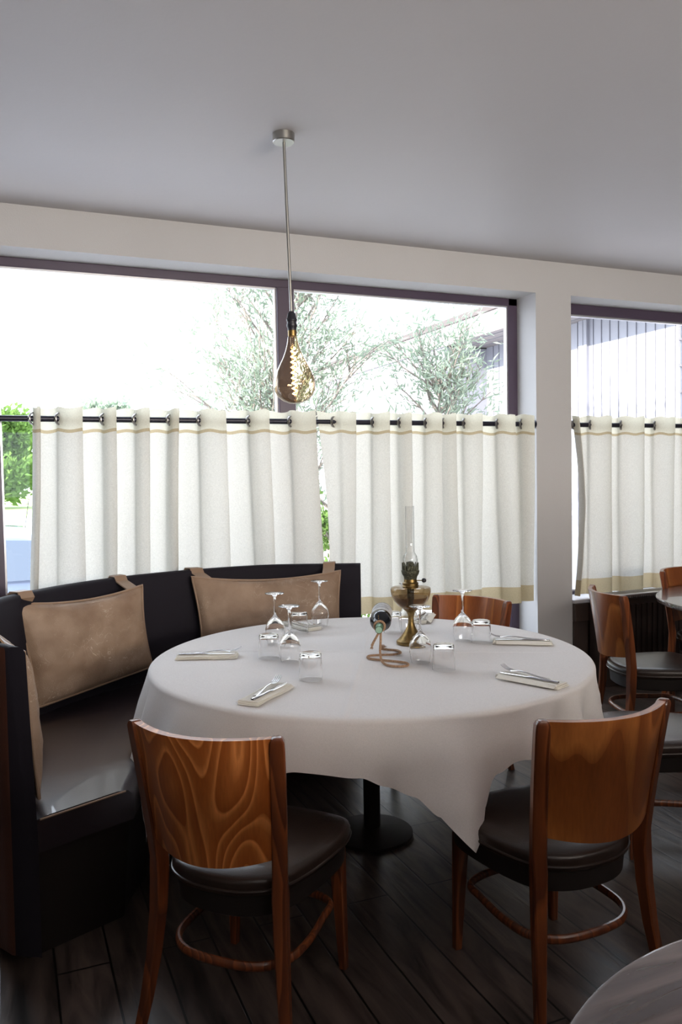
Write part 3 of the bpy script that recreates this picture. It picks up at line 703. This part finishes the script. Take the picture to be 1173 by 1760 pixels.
def tumbler():
    prof = [(.0435, 0), (.0440, .004), (.0400, .090), (.0385, .0955), (.035, .0970), (0, .0970), (0, .0885), (.033, .0885), (.0365, .084), (.0382, .075), (.0420, .004), (.0417, 0)]
    bm = BM(); rings = []
    lathe(bm, prof, seg=48)
    bm.verts.ensure_lookup_table()
    ro = sorted([v for v in bm.verts if abs(v.co.z) < 1e-6 and math.hypot(v.co.x, v.co.y) > .0427], key=lambda v: math.atan2(v.co.y, v.co.x))
    ri = sorted([v for v in bm.verts if abs(v.co.z) < 1e-6 and .03 < math.hypot(v.co.x, v.co.y) < .0427], key=lambda v: math.atan2(v.co.y, v.co.x))
    for i in range(len(ro)): j = (i+1) % len(ro); bm.faces.new((ro[i], ro[j], ri[j], ri[i]))
    return obj('tumbler', bm, M['glass'], angle=60)
ZT = TZ+.0034
wg = wine_glass(None); tb = tumbler()
WG = [((1.099, 3.391), 'upturned wine glass with its foot in front of the rear cushion, behind the leftmost tumbler'),
      ((1.039, 3.022), 'upturned wine glass between the two tumblers at the left of the table'),
      ((1.428, 3.684), 'upturned wine glass nearest the bench at the back of the table'),
      ((1.495, 2.769), 'upturned wine glass in front of the brass lamp foot'),
      ((1.864, 3.056), 'upturned wine glass right of the lamp, in front of the chair behind the table'),
      ((1.765, 3.385), 'upturned wine glass half hidden behind the brass lamp')]
TB = [((.984, 3.125), 'upturned tumbler farthest left on the table'), ((1.014, 2.719), 'upturned tumbler near the fork at the front left of the table'),
      ((1.278, 3.573), 'upturned tumbler in front of the rear cushion with cutlery seen through it'), ((1.518, 2.627), 'upturned tumbler in the front right beside the wine glass below the lamp'),
      ((1.915, 2.985), 'upturned tumbler overlapping the wine glass right of the lamp'), ((1.672, 3.365), 'upturned tumbler behind the wine bottle')]
for src, L_, g, cat in ((wg, WG, 'upturned wine glasses on the white table', 'wine glass'), (tb, TB, 'upturned tumblers on the white table', 'glass')):
    for k, ((x, y), lab) in enumerate(L_):
        o = src if k == 0 else link(src.copy())
        o.location = (x, y, ZT); o.rotation_euler = (0, 0, k*.7); tag(o, lab, cat, g)

# ------------------------------------------------------------------ place settings
def napkin_bm():
    bm = BM(); W_, D_ = .255, .075
    # three folded layers with a rounded front fold
    for k in range(3):
        z0 = .001+.0045*k; w_ = W_-.006*k; d = D_-.003*k
        prof = [(-d/2, z0), (-d/2-.0022, z0+.002), (-d/2, z0+.004), (d/2, z0+.004+.0006*k), (d/2+.001, z0+.002), (d/2, z0)]
        secs = []
        for i in range(13):
            u = lerp(-w_/2, w_/2, i/12); sk = .004*math.sin(i*.5+k)
            secs.append([Vector((u, y+sk, z+.0012*nz(u*20, y*20, k+2))) for y, z in prof])
        rect_sweep(bm, secs)
    # loose upper corner folded back
    rect_sweep(bm, [[Vector((x, .028+.012*(x+.12)*4, .0145)), Vector((x, .050+.02*(x+.12)*2, .005)), Vector((x, .050+.02*(x+.12)*2, .0065)), Vector((x, .028+.012*(x+.12)*4, .0160))] for x in (-.12, -.06, 0, .06, .11)])
    return bm
def blade_sweep(bm, st):
    """st: (x, z, halfwidth, halfthickness, y)"""
    secs = []
    for x, z, w_, h, y in st:
        secs.append([Vector((x, y+w_*math.cos(a), z+h*math.sin(a))) for a in [2*PI*k/10 for k in range(10)]])
    rect_sweep(bm, secs)
def fork_bm():
    bm = BM()
    blade_sweep(bm, [(-.10, 0, .008, .0016, 0), (-.09, 0, .0095, .002, 0), (-.05, .002, .006, .002, 0), (0, .007, .0035, .0022, 0), (.03, .008, .0035, .0022, 0), (.045, .006, .008, .0014, 0), (.058, .004, .0125, .0012, 0), (.066, .004, .0125, .0012, 0)])
    for k in range(4):
        y = (k-1.5)*.0066
        blade_sweep(bm, [(.064, .004, .0024, .0011, y), (.085, .007, .0020, .0010, y), (.100, .013, .0016, .0009, y), (.110, .019, .0008, .0006, y)])
    return bm
def knife_bm():
    bm = BM()
    blade_sweep(bm, [(-.115, 0, .006, .003, 0), (-.11, 0, .009, .0045, 0), (-.06, 0, .0085, .004, 0), (-.01, .001, .0065, .0035, 0), (.0, .001, .008, .003, 0), (.008, .001, .0085, .0014, 0), (.07, .001, .0095, .0009, .001), (.10, .001, .0075, .0007, .0015), (.116, .001, .002, .0005, .004)])
    return bm
nb = obj('folded_napkin', napkin_bm(), M['napkin'], angle=50); fb = obj('dinner_fork', fork_bm(), M['cutlery'], angle=60); kb = obj('table_knife', knife_bm(), M['cutlery'], angle=60)
SET = [  # centre x, y, direction of the tines, where, fork side
    ((.755, 3.245), (.93, -.36), 'at the left of the table nearest the front cushion', 1, 1),
    ((.800, 2.575), (.72, .69), 'at the front left behind the flame-grained chair', 1, 1),
    ((1.700, 2.330), (-.36, .93), 'at the right front above the plain brown chair back', 1, -1),
    ((2.060, 2.885), (-.82, .57), 'at the right, nearest the pillar', 1, -1),
    ((1.960, 3.600), (-.62, -.78), 'behind the brass lamp', 1, 1),
    ((1.328, 3.700), (.25, -.97), 'at the back between tumbler and bench', 1, 1)]
for k, ((x, y), d, where, _, fs) in enumerate(SET):
    ang = math.atan2(d[1], d[0])
    n_ = Vector((-math.sin(ang), math.cos(ang)))
    a = nb if k == 0 else link(nb.copy()); a.location = (x, y, TZ+.0034); a.rotation_euler = (0, 0, ang); tag(a, 'folded white napkin lying '+where, 'napkin', 'napkins on the white table')
    f = fb if k == 0 else link(fb.copy()); f.rotation_euler = (0, 0, ang+.09*fs); q = n_*(.016*fs)+Vector((math.cos(ang), math.sin(ang)))*.03
    f.location = (x+q.x, y+q.y, TZ+.0214); tag(f, 'steel fork on the napkin '+where, 'fork', 'forks on the napkins')
    f = kb if k == 0 else link(kb.copy()); f.rotation_euler = (0, 0, ang-.04*fs); q = n_*(-.014*fs)
    f.location = (x+q.x, y+q.y, TZ+.0222); tag(f, 'steel knife on the napkin '+where, 'knife', 'knives on the napkins')

# ------------------------------------------------------------------ brass oil lamp
LX, LY = 1.632, 3.105
t = thing('oil_lamp', 'old brass oil lamp with amber glass reservoir and tall glass chimney', 'lamp', (LX, LY, TZ+.0030))
bm = BM(); lathe(bm, [(0, 0), (.064, 0), (.066, .006), (.064, .014), (.058, .018), (.052, .024), (.040, .038), (.028, .056), (.018, .076), (.0125, .094), (.0135, .100), (.0125, .106), (.0135, .122), (.019, .140), (.030, .150), (.034, .153), (0, .153)], seg=48); obj('pedestal', bm, M['brass'], t)
bm = BM(); lathe(bm, [(.026, .1535), (.040, .158), (.058, .170), (.074, .190), (.083, .210), (.0875, .228), (.0885, .240), (.086, .247), (.078, .250), (.056, .252), (.034, .254)], seg=64); obj('reservoir', bm, M['amber'], t, angle=80)
bm = BM(); lathe(bm, [(0, .157), (.036, .160), (.054, .172), (.068, .190), (.075, .205), (.0752, .206), (0, .206)], seg=48); obj('oil', bm, thin_glass('lamp_oil', (.55, .42, .25)), t, angle=80)
bm = BM(); box(bm, -.012, .012, -.0015, .0015, .165, .262); tube(bm, [(0, 0, .20), (0, 0, .262)], .015, 16); obj('wick_tube', bm, M['patina'], t)
bm = BM(); lathe(bm, [(0, .248), (.036, .248), (.037, .254), (.034, .258), (.035, .268), (.029, .272), (.0275, .284), (0, .284)], seg=40); obj('collar', bm, M['brass'], t)
bm = BM(); lathe(bm, [(0, .284), (.027, .284), (.030, .296), (.036, .306), (.039, .316), (.0395, .322), (.035, .324), (.033, .326), (.033, .345), (0, .345)], seg=40)
for k in range(16):
    a = 2*PI*k/16; x, y = .0335*math.cos(a), .0335*math.sin(a)
    tube(bm, [(x, y, .322), (x*1.03, y*1.03, .342), (x*1.06, y*1.06, .357)], lambda s: .0035*(1-.6*s), 6)
obj('burner_gallery', bm, M['patina'], t)
bm = BM(); lathe(bm, [(0, .34), (.018, .342), (.014, .360), (.006, .362), (0, .362)], seg=24); obj('wick_holder', bm, M['patina'], t)
bm = BM(); tube(bm, [(.027, 0, .278), (.050, 0, .278)], .002, 8)
bmesh.ops.rotate(bm, verts=bm.verts, matrix=Matrix.Rotation(-yaw-.1, 3, 'Z')); o = obj('knob_stem', bm, M['brass'], t)
bm = BM(); lathe(bm, [(0, 0), (.006, .001), (.0095, .005), (.0100, .010), (.0085, .016), (.004, .0195), (0, .020)], seg=20); bmesh.ops.rotate(bm, verts=bm.verts, matrix=Matrix.Rotation(PI/2, 3, 'Y')); bmesh.ops.translate(bm, verts=bm.verts, vec=(.049, 0, .278))
bmesh.ops.rotate(bm, verts=bm.verts, matrix=Matrix.Rotation(-yaw-.1, 3, 'Z')); obj('wick_knob', bm, M['bakelite'], t)
co = [(.0315, .330), (.0325, .345), (.0325, .372), (.030, .386), (.024, .396), (.0195, .402), (.0192, .45), (.0195, .604)]
bm = BM(); lathe(bm, co+[(r-.0013, z) for r, z in co[::-1]], seg=40, closed=True); obj('chimney', bm, M['chimney'], t, angle=60)

# ------------------------------------------------------------------ wine bottle floating in its rope holder
bx, by = 1.352, 2.800      # mouth end
mouth = Vector((1.334, 2.808, .897)); dirb = Vector((.475, .88, .060)).normalized()
bl = BM()
pf = [(0, .0), (.0145, .0), (.0148, .004), (.0148, .022), (.0135, .024), (.0135, .075), (.016, .088), (.026, .104), (.037, .120), (.0425, .136), (.044, .150), (.044, .300), (.040, .308), (.030, .310), (0, .296)]
def oriented(prof, name, m_, parent, seg=40, angle=50, closed=False):
    bm = BM(); lathe(bm, prof, seg=seg, closed=closed); bmesh.ops.transform(bm, matrix=dirb.to_track_quat('Z', 'Y').to_matrix().to_4x4(), verts=bm.verts)
    return obj(name, bm, m_, parent, angle=angle)
t = thing('wine_bottle', 'dark wine bottle with white label and green capsule held neck down by the rope', 'bottle', mouth)
oriented(pf, 'body', M['bottle'], t)
oriented([(.0150, .001), (.0155, .006), (.0153, .052), (.0138, .052), (.0138, .001)], 'capsule', M['foil'], t, closed=True)
oriented([(0, -.0012), (.0125, -.0012), (.0135, .0005), (0, .0006)], 'capsule_end', M['foil_end'], t)
bm = BM(); N_ = 40
q0 = dirb.to_track_quat('Z', 'Y'); upl = q0.inverted() @ Vector((0, 0, 1)); a0 = math.atan2(upl.y, upl.x)
ro, ri = [], []
for k in range(N_+1):
    a = a0-1.25+2.5*k/N_
    ro.append([Vector((.0446*math.cos(a), .0446*math.sin(a), z)) for z in (.172, .285)]); 
vs = [[bm.verts.new(q0 @ p) for p in pr] for pr in ro]; vi = [[bm.verts.new(q0 @ (Vector((p.x*.988, p.y*.988, p.z)))) for p in pr] for pr in ro]
for k in range(N_):
    bm.faces.new((vs[k][0], vs[k+1][0], vs[k+1][1], vs[k][1])); bm.faces.new((vi[k][0], vi[k][1], vi[k+1][1], vi[k+1][0]))
    for e in (0, 1): bm.faces.new((vs[k][e], vi[k][e], vi[k+1][e], vs[k+1][e]))
obj('label', bm, M['label'], t)
bm = BM()
for (z, n0, n1, hgt) in ((.20, -.5, .5, .003), (.215, -.8, .8, .006), (.235, -.6, .6, .002), (.245, -.7, .7, .002), (.255, -.5, .5, .002), (.268, -.3, .3, .002)):
    pr = []
    for k in range(13):
        a = a0+lerp(n0, n1, k/12); pr.append([q0 @ Vector((r*math.cos(a), r*math.sin(a), zz)) for r, zz in ((.0447, z), (.0450, z), (.0450, z+hgt), (.0447, z+hgt))])
    rect_sweep(bm, pr)
obj('label_print', bm, mat('label_ink', (.12, .11, .12), .7), t)
# rope
camr = Vector((math.cos(yaw), -math.sin(yaw), 0)); camf = Vector((math.sin(yaw), math.cos(yaw), 0))
nk = mouth+dirb*.060; zf = TZ+.0078
t = thing('rope_bottle_holder', 'brown stiffened rope standing in coils and looping round the bottle neck', 'bottle holder', (nk.x, nk.y, TZ+.003))
org = Vector((nk.x, nk.y, TZ+.003)); rr_ = .0048
ring = [nk+(q0 @ Vector((.0205*math.cos(a), .0205*math.sin(a), 0))) for a in [2*PI*k/24 for k in range(24)]]
bm = BM(); tube(bm, [p-org for p in ring], rr_, 10, closed=True); obj('neck_loop', bm, M['rope'], t)
bot = nk-Vector((0, 0, .0205))
def G2(r, f, z): return Vector((nk.x, nk.y, 0))+camr*r*1.05+camf*f*1.9+Vector((0, 0, z))
path = spline([bot+camr*.004, bot+camr*.003-Vector((0, 0, .04)), G2(0, -.005, .80), G2(.004, -.022, .772), G2(.02, -.045, zf), G2(.06, -.060, zf), G2(.092, -.055, zf), G2(.100, -.040, zf), G2(.085, -.025, zf), G2(.03, -.008, zf), G2(-.03, .01, zf), G2(-.046, .026, zf), G2(-.035, .042, zf), G2(.01, .048, zf), G2(.06, .05, zf), G2(.086, .065, zf), G2(.078, .088, zf), G2(.045, .098, zf), G2(.018, .095, zf+.004), G2(.012, .085, zf+.012)], 6)
bm = BM(); tube(bm, [p-org for p in path], rr_, 10); obj('coil', bm, M['rope'], t)
bm = BM(); tube(bm, [p-org for p in spline([bot, bot+camr*-.012-Vector((0, 0, .02)), bot+camr*-.026-Vector((0, 0, .045)), bot+camr*-.032-Vector((0, 0, .058))], 5)], lambda s: rr_*(1+.5*max(0, s-.7)), 10)
random.seed(3)
def fray(bm, p, d, n=14, l=.016):
    for k in range(n):
        v = (Vector(d)+Vector((random.uniform(-.6, .6), random.uniform(-.6, .6), random.uniform(-.6, .6)))).normalized()
        tube(bm, [p, p+v*l*.5, p+v*l*random.uniform(.7, 1.1)], .0009, 5)
fray(bm, bot+camr*-.032-Vector((0, 0, .056))-org, (-.2, 0, -1)); obj('frayed_end', bm, M['rope'], t)
bm = BM(); fray(bm, G2(.012, .085, zf+.012)-org, camr*.7+Vector((0, 0, .5)), 20, .022); fray(bm, G2(.012, .085, zf+.012)-org, camr*1+Vector((0, 0, .1)), 10, .026); obj('frayed_end', bm, M['rope'], t)

# ------------------------------------------------------------------ pendant lamp
PX, PY = 1.150, 3.29; ax = Vector((.026, 0, -1)).normalized()
t = thing('pendant_lamp', 'bare giant filament bulb hanging on a thin steel rod from the ceiling', 'lamp', (PX, PY, ZC-.001))
bm = BM(); lathe(bm, [(0, -.036), (.044, -.036), (.047, -.033), (.047, 0), (0, 0)], seg=48); obj('canopy', bm, M['steel'], t)
def hang(prof, name, m_, seg=40, angle=50, closed=False):
    bm = BM(); lathe(bm, [(r, -z) for r, z in prof], seg=seg, closed=closed)
    bmesh.ops.transform(bm, matrix=ax.to_track_quat('-Z', 'Y').to_matrix().to_4x4(), verts=bm.verts); return obj(name, bm, m_, t, angle=angle)
hang([(0, .03), (.0065, .03), (.0065, .752), (0, .752)], 'rod', M['steel'], 20)
hang([(0, .745), (.010, .747), (.016, .755), (.019, .765), (.020, .775), (.023, .778), (.023, .788), (.0205, .790), (.0205, .800), (.023, .802), (.023, .812), (.020, .815), (.019, .828), (0, .828)], 'socket', M['bakelite'])
hang([(0, .827), (.0185, .827), (.0195, .831), (.0185, .835), (.0195, .839), (.0185, .843), (.0195, .847), (.018, .852), (0, .852)], 'screw_base', M['brass'])
bp = [(.0175, .852), (.021, .858), (.023, .872), (.0265, .890), (.034, .915), (.046, .945), (.062, .975), (.077, 1.003), (.088, 1.035), (.0915, 1.062), (.087, 1.088), (.073, 1.112), (.052, 1.129), (.028, 1.139), (.004, 1.142)]
hang(bp+[(max(.0001, r-.0012), z-(.0012 if z > 1.05 else 0)) for r, z in bp[::-1]], 'glass_bulb', M['bulbglass'], 56, 80)
hang([(0, .855), (.010, .857), (.008, .90), (.005, .925), (.0045, .935), (0, .936)], 'glass_stem', M['chimney'], 16)
em = bpy.data.materials.new('glowing_filament'); em.use_nodes = True; b_ = em.node_tree.nodes['Principled BSDF']
b_.inputs['Base Color'].default_value = (1, .6, .2, 1); b_.inputs['Emission Color'].default_value = (1, .62, .24, 1); b_.inputs['Emission Strength'].default_value = 22
bm = BM(); q = ax.to_track_quat('-Z', 'Y')
for s in (-1, 1):
    pts = []
    for k in range(170):
        u = k/169; z = .90+.205*u; a = u*2*PI*9; cx = s*(.004+.008*math.sin(PI*u)); r = .0085
        pts.append(q @ Vector((cx+r*math.cos(a), r*math.sin(a), -z)))
    tube(bm, pts, .0012, 6)
obj('filament', bm, em, t)

# ------------------------------------------------------------------ outside: ground, building, trees, car
GZ = -.45
M['asphalt'] = mat('parking_asphalt', (.42, .42, .44), .9, var=.15, vscale=.8)
M['grass'] = mat('lawn_grass', (.24, .32, .12), .9, var=.3, vscale=2)
M['kerb'] = mat('pale_concrete_kerb', (.55, .53, .50), .9, var=.1)
M['clad'] = mat('pale_cladding', (.29, .29, .33), .6)
M['fascia'] = mat('fascia_board', (.25, .21, .205), .6)
M['roofing'] = mat('grey_brown_roof_edge', (.06, .048, .048), .7)
M['soffit'] = mat('soffit_boards', (.22, .20, .20), .6)
M['groove'] = mat('cladding_joint', (.17, .17, .20), .8)
bm = BM(); box(bm, -60, 90, 4.9, 45, GZ-.2, GZ); o = struct('asphalt_lot', bm, M['asphalt'], label='pale sunlit asphalt lot outside the windows', cat='ground')
bm = BM(); box(bm, -60, 90, 45.3, 160, GZ-.2, GZ+.02); struct('lawn', bm, M['grass'], label='sunlit lawn beyond the asphalt lot', cat='lawn')
bm = BM(); box(bm, -60, 90, 45, 45.3, GZ-.2, GZ+.10); struct('kerb', bm, M['kerb'], label='pale kerb between the asphalt lot and the lawn', cat='kerb')
t = thing('pale_building', 'pale clad building wing with overhanging eave outside, right of the trees', 'building', (8, 9, GZ))
bm = BM(); box(bm, 0, 4, -4.0, 3.2, 0, 3.75+.45); box(bm, -.05, 0, .50, .68, 0, 4.2); box(bm, -.859, 4, 3.2, 9.5, 0, 4.17)
obj('wall', bm, M['clad'], t, smooth=False)
bm = BM()
for k in range(41):
    y = -3.9+k*.172
    box(bm, -.012 if not .45 < y < .7 else -.055, .001, y, y+.008, 0, 4.19)
obj('cladding_joints', bm, M['groove'], t, smooth=False)
bm = BM(); box(bm, -.86, 0, -4.0, 3.2, 4.19, 4.23)
obj('soffit', bm, M['soffit'], t, smooth=False)
bm = BM()
for k in range(3): box(bm, -.70+k*.25, -.69+k*.25, -4, 3.2, 4.183, 4.19)
obj('soffit_joints', bm, M['groove'], t, smooth=False)
bm = BM(); box(bm, -.90, -.86, -4.0, 9.5, 4.17, 4.50); obj('fascia', bm, M['fascia'], t, smooth=False)
bm = BM(); box(bm, -.93, 4, -4.0, 9.5, 4.50, 4.60); obj('roof_edge', bm, M['roofing'], t, smooth=False)
for y in (-1.25, -1.75):
    bm = BM(); tube(bm, [(-.07, y, 0), (-.07, y, 4.18)], .02, 10)
    for k in range(12): box(bm, -.06, -.001, y-.03, y+.03, .3+k*.33, .33+k*.33)
    obj('wall_pipe', bm, M['clad'], t, smooth=False)

def leafmat(name, c, tr):
    m = bpy.data.materials.new(name); m.use_nodes = True; nt = m.node_tree; N = nt.nodes; L = nt.links; N.remove(N['Principled BSDF'])
    d = N.new('ShaderNodeBsdfDiffuse'); d.inputs['Color'].default_value = (*c, 1); tl = N.new('ShaderNodeBsdfTranslucent'); tl.inputs['Color'].default_value = (*tr, 1)
    mx = N.new('ShaderNodeMixShader'); mx.inputs[0].default_value = .4; L.new(d.outputs[0], mx.inputs[1]); L.new(tl.outputs[0], mx.inputs[2]); L.new(mx.outputs[0], N['Material Output'].inputs['Surface'])
    return m
M['leaf'] = leafmat('silvery_leaf', (.27, .31, .27), (.27, .34, .23))
M['leaf2'] = leafmat('green_leaf', (.12, .20, .06), (.20, .32, .08))
M['bark'] = mat('tree_bark', (.20, .17, .15), .9, var=.3, vscale=20)
def tree(name, label, base, height, spread, nbr, nleaf, ll, lw, leaf, seed, crown0=.25, up=.8, lean=(0, 0), tr_=.06):
    rnd = random.Random(seed)
    t = thing(name, label, 'tree', base)
    br = BM(); lf = BM(); tips = []
    H = height
    trunk = spline([(0, 0, 0), (.05*rnd.uniform(-1, 1), .05, H*.2), (lean[0]*.5, lean[1]*.5, H*.5), (lean[0], lean[1], H*.9)], 6)
    tube(br, trunk, lambda s: tr_*(1-.85*s)+.006, 8)
    for k in range(nbr):
        s = crown0+(1-crown0)*rnd.random()**.8; i = min(len(trunk)-1, int(s*(len(trunk)-1))); p = trunk[i].copy()
        az = rnd.uniform(0, 2*PI); l = spread*(1.15-.6*s)*rnd.uniform(.6, 1.1)
        d = Vector((math.cos(az), math.sin(az), up*rnd.uniform(.5, 1.5))).normalized()
        pts = [p]
        for m in range(7):
            d = (d+Vector((rnd.uniform(-.2, .2), rnd.uniform(-.2, .2), rnd.uniform(-.05, .20)))).normalized(); pts.append(pts[-1]+d*l/7)
            if m > 1: tips.append((pts[-1], d))
        tube(br, pts, lambda s: .018*(1-s)+.003, 5)
        for q in range(5):
            a = pts[rnd.randint(2, 6)]; d2 = (d+Vector((rnd.uniform(-.9, .9), rnd.uniform(-.9, .9), rnd.uniform(-.3, .6)))).normalized(); pp = [a]
            for m in range(5):
                d2 = (d2+Vector((rnd.uniform(-.2, .2), rnd.uniform(-.2, .2), rnd.uniform(-.2, .15)))).normalized(); pp.append(pp[-1]+d2*l*.09); tips.append((pp[-1], d2))
            tube(br, pp, lambda s: .005*(1-s)+.0015, 4)
    for k in range(nleaf):
        p, d = tips[rnd.randrange(len(tips))]
        p = p+Vector([rnd.gauss(0, ll*.6) for _ in range(3)])
        v = (d*.9+Vector([rnd.uniform(-1, 1) for _ in range(3)])*.8).normalized(); s_ = v.cross(Vector([rnd.uniform(-1, 1) for _ in range(3)])).normalized()
        L_ = ll*rnd.uniform(.6, 1.2); W_ = lw*rnd.uniform(.7, 1.2); nn = v.cross(s_)*L_*.08
        q = [p, p+v*L_*.35+s_*W_+nn, p+v*L_, p+v*L_*.35-s_*W_+nn]
        lf.faces.new([lf.verts.new(x) for x in q])
    obj('branches', br, M['bark'], t); 
    me = bpy.data.meshes.new('foliage'); lf.to_mesh(me); lf.free(); me.materials.append(leaf); o = link(bpy.data.objects.new('foliage', me)); o.parent = t
tree('olive_tree', 'feathery pale willow-leaved tree outside behind the hanging bulb', (2.70, 8.6, GZ), 4.5, 2.2, 64, 8000, .135, .012, M['leaf'], 5, tr_=.03, crown0=.3, up=1.1, lean=(.3, 0))
tree('olive_tree', 'smaller feathery tree outside in front of the pale building', (4.75, 8.4, GZ), 3.5, 1.5, 44, 3600, .13, .013, M['leaf'], 11, tr_=.025, crown0=.25, up=1.2, lean=(.1, 0))
tree('conifer_bush', 'bright green bushy tree at the left edge beyond the car', (-.6, 66, GZ), 7.0, 4.2, 90, 16000, .55, .16, M['leaf2'], 21, crown0=.02, up=.25)
tree('round_tree', 'distant round grey-green treetop seen above the left curtain', (8.67, 74, GZ), 8.7, 3.6, 60, 7000, .5, .2, M['leaf'], 31, crown0=.7, up=.3)
tree('leafy_shrub', 'green shrub glimpsed through the gap between the two curtains', (2.72, 6.7, GZ), 2.0, .6, 30, 4500, .07, .018, M['leaf2'], 41, crown0=.05, up=.6)

# parked car, seen through the slot left of the curtain
M['paint'] = mat('silver_blue_car_paint', (.30, .36, .50), .25, metal=.3, coat=1)
M['tyre'] = mat('tyre_rubber', (.02, .02, .02), .8); M['hubcap'] = mat('wheel_alloy', (.5, .5, .5), .3, metal=1)
M['cglass'] = mat('car_window_tint', (.03, .05, .09), .05, coat=1)
t = thing('parked_car', 'silver-blue car parked outside, glimpsed left of the curtains', 'car', (-.55, 9.3, GZ), .0)
side = [(-2.1, .30), (-2.15, .55), (-2.0, .78), (-1.2, .92), (-.55, 1.36), (.1, 1.46), (.9, 1.42), (1.55, 1.0), (2.05, .92), (2.15, .55), (2.1, .30)]
S_ = spline([(x, 0, z) for x, z in side], 5)
bm = BM(); secs = []
for f_, k in ((-1, .9), (-.97, .97), (-.85, 1), (0, 1.012), (.85, 1), (.97, .97), (1, .9)):
    secs.append([Vector((p.x*(1-.03*(1-k)*10), f_*.86*(1 if p.z < .95 else 1-.28*(p.z-.95)/.5), lerp(.62, p.z, k))) for p in S_])
rect_sweep(bm, secs); obj('body', bm, M['paint'], t, angle=40)
for s in (-1, 1):
    bm = BM(); pr = [(-.95, .97), (-.48, 1.33), (.1, 1.40), (.85, 1.36), (1.3, .99)]
    rect_sweep(bm, [[Vector((x, s*(.862+o_)*(1-.28*(z-.95)/.5 if z > .95 else 1), z)) for x, z in pr] for o_ in (-.03, .012)]); obj('side_window', bm, M['cglass'], t, smooth=False)
for (x0, z0, x1, z1) in ((-1.12, .97, -.60, 1.335), (1.02, 1.36, 1.50, 1.045)):
    bm = BM(); n_ = Vector((-(z1-z0), 0, x1-x0)).normalized(); n_ = n_ if n_.z > 0 else -n_
    rect_sweep(bm, [[Vector((x, y, z))+n_*h for x, z, y in ((x0, z0, -.72), (x0, z0, .72), (x1, z1, .62), (x1, z1, -.62))] for h in (-.01, .045)]); obj('windscreen', bm, M['cglass'], t, smooth=False)
for x in (-1.35, 1.35):
    for s in (-1, 1):
        bm = BM(); lathe(bm, [(0, -.1), (.29, -.1), (.32, -.06), (.32, .06), (.29, .1), (0, .1)], seg=32); bmesh.ops.rotate(bm, verts=bm.verts, matrix=Matrix.Rotation(PI/2, 3, 'X')); bmesh.ops.translate(bm, verts=bm.verts, vec=(x, s*.80, .32)); w_o = obj('wheel', bm, M['tyre'], t)
        bm = BM(); lathe(bm, [(0, -.012), (.20, -.012), (.20, .012), (0, .02)], seg=24); bmesh.ops.rotate(bm, verts=bm.verts, matrix=Matrix.Rotation(-s*PI/2, 3, 'X')); bmesh.ops.translate(bm, verts=bm.verts, vec=(x, s*.905, .32)); obj('hub_cap', bm, M['hubcap'], w_o)
bm = BM(); tube(bm, [(.75, 0, 1.42), (.80, 0, 1.75)], .004, 6); obj('antenna', bm, M['tyre'], t)
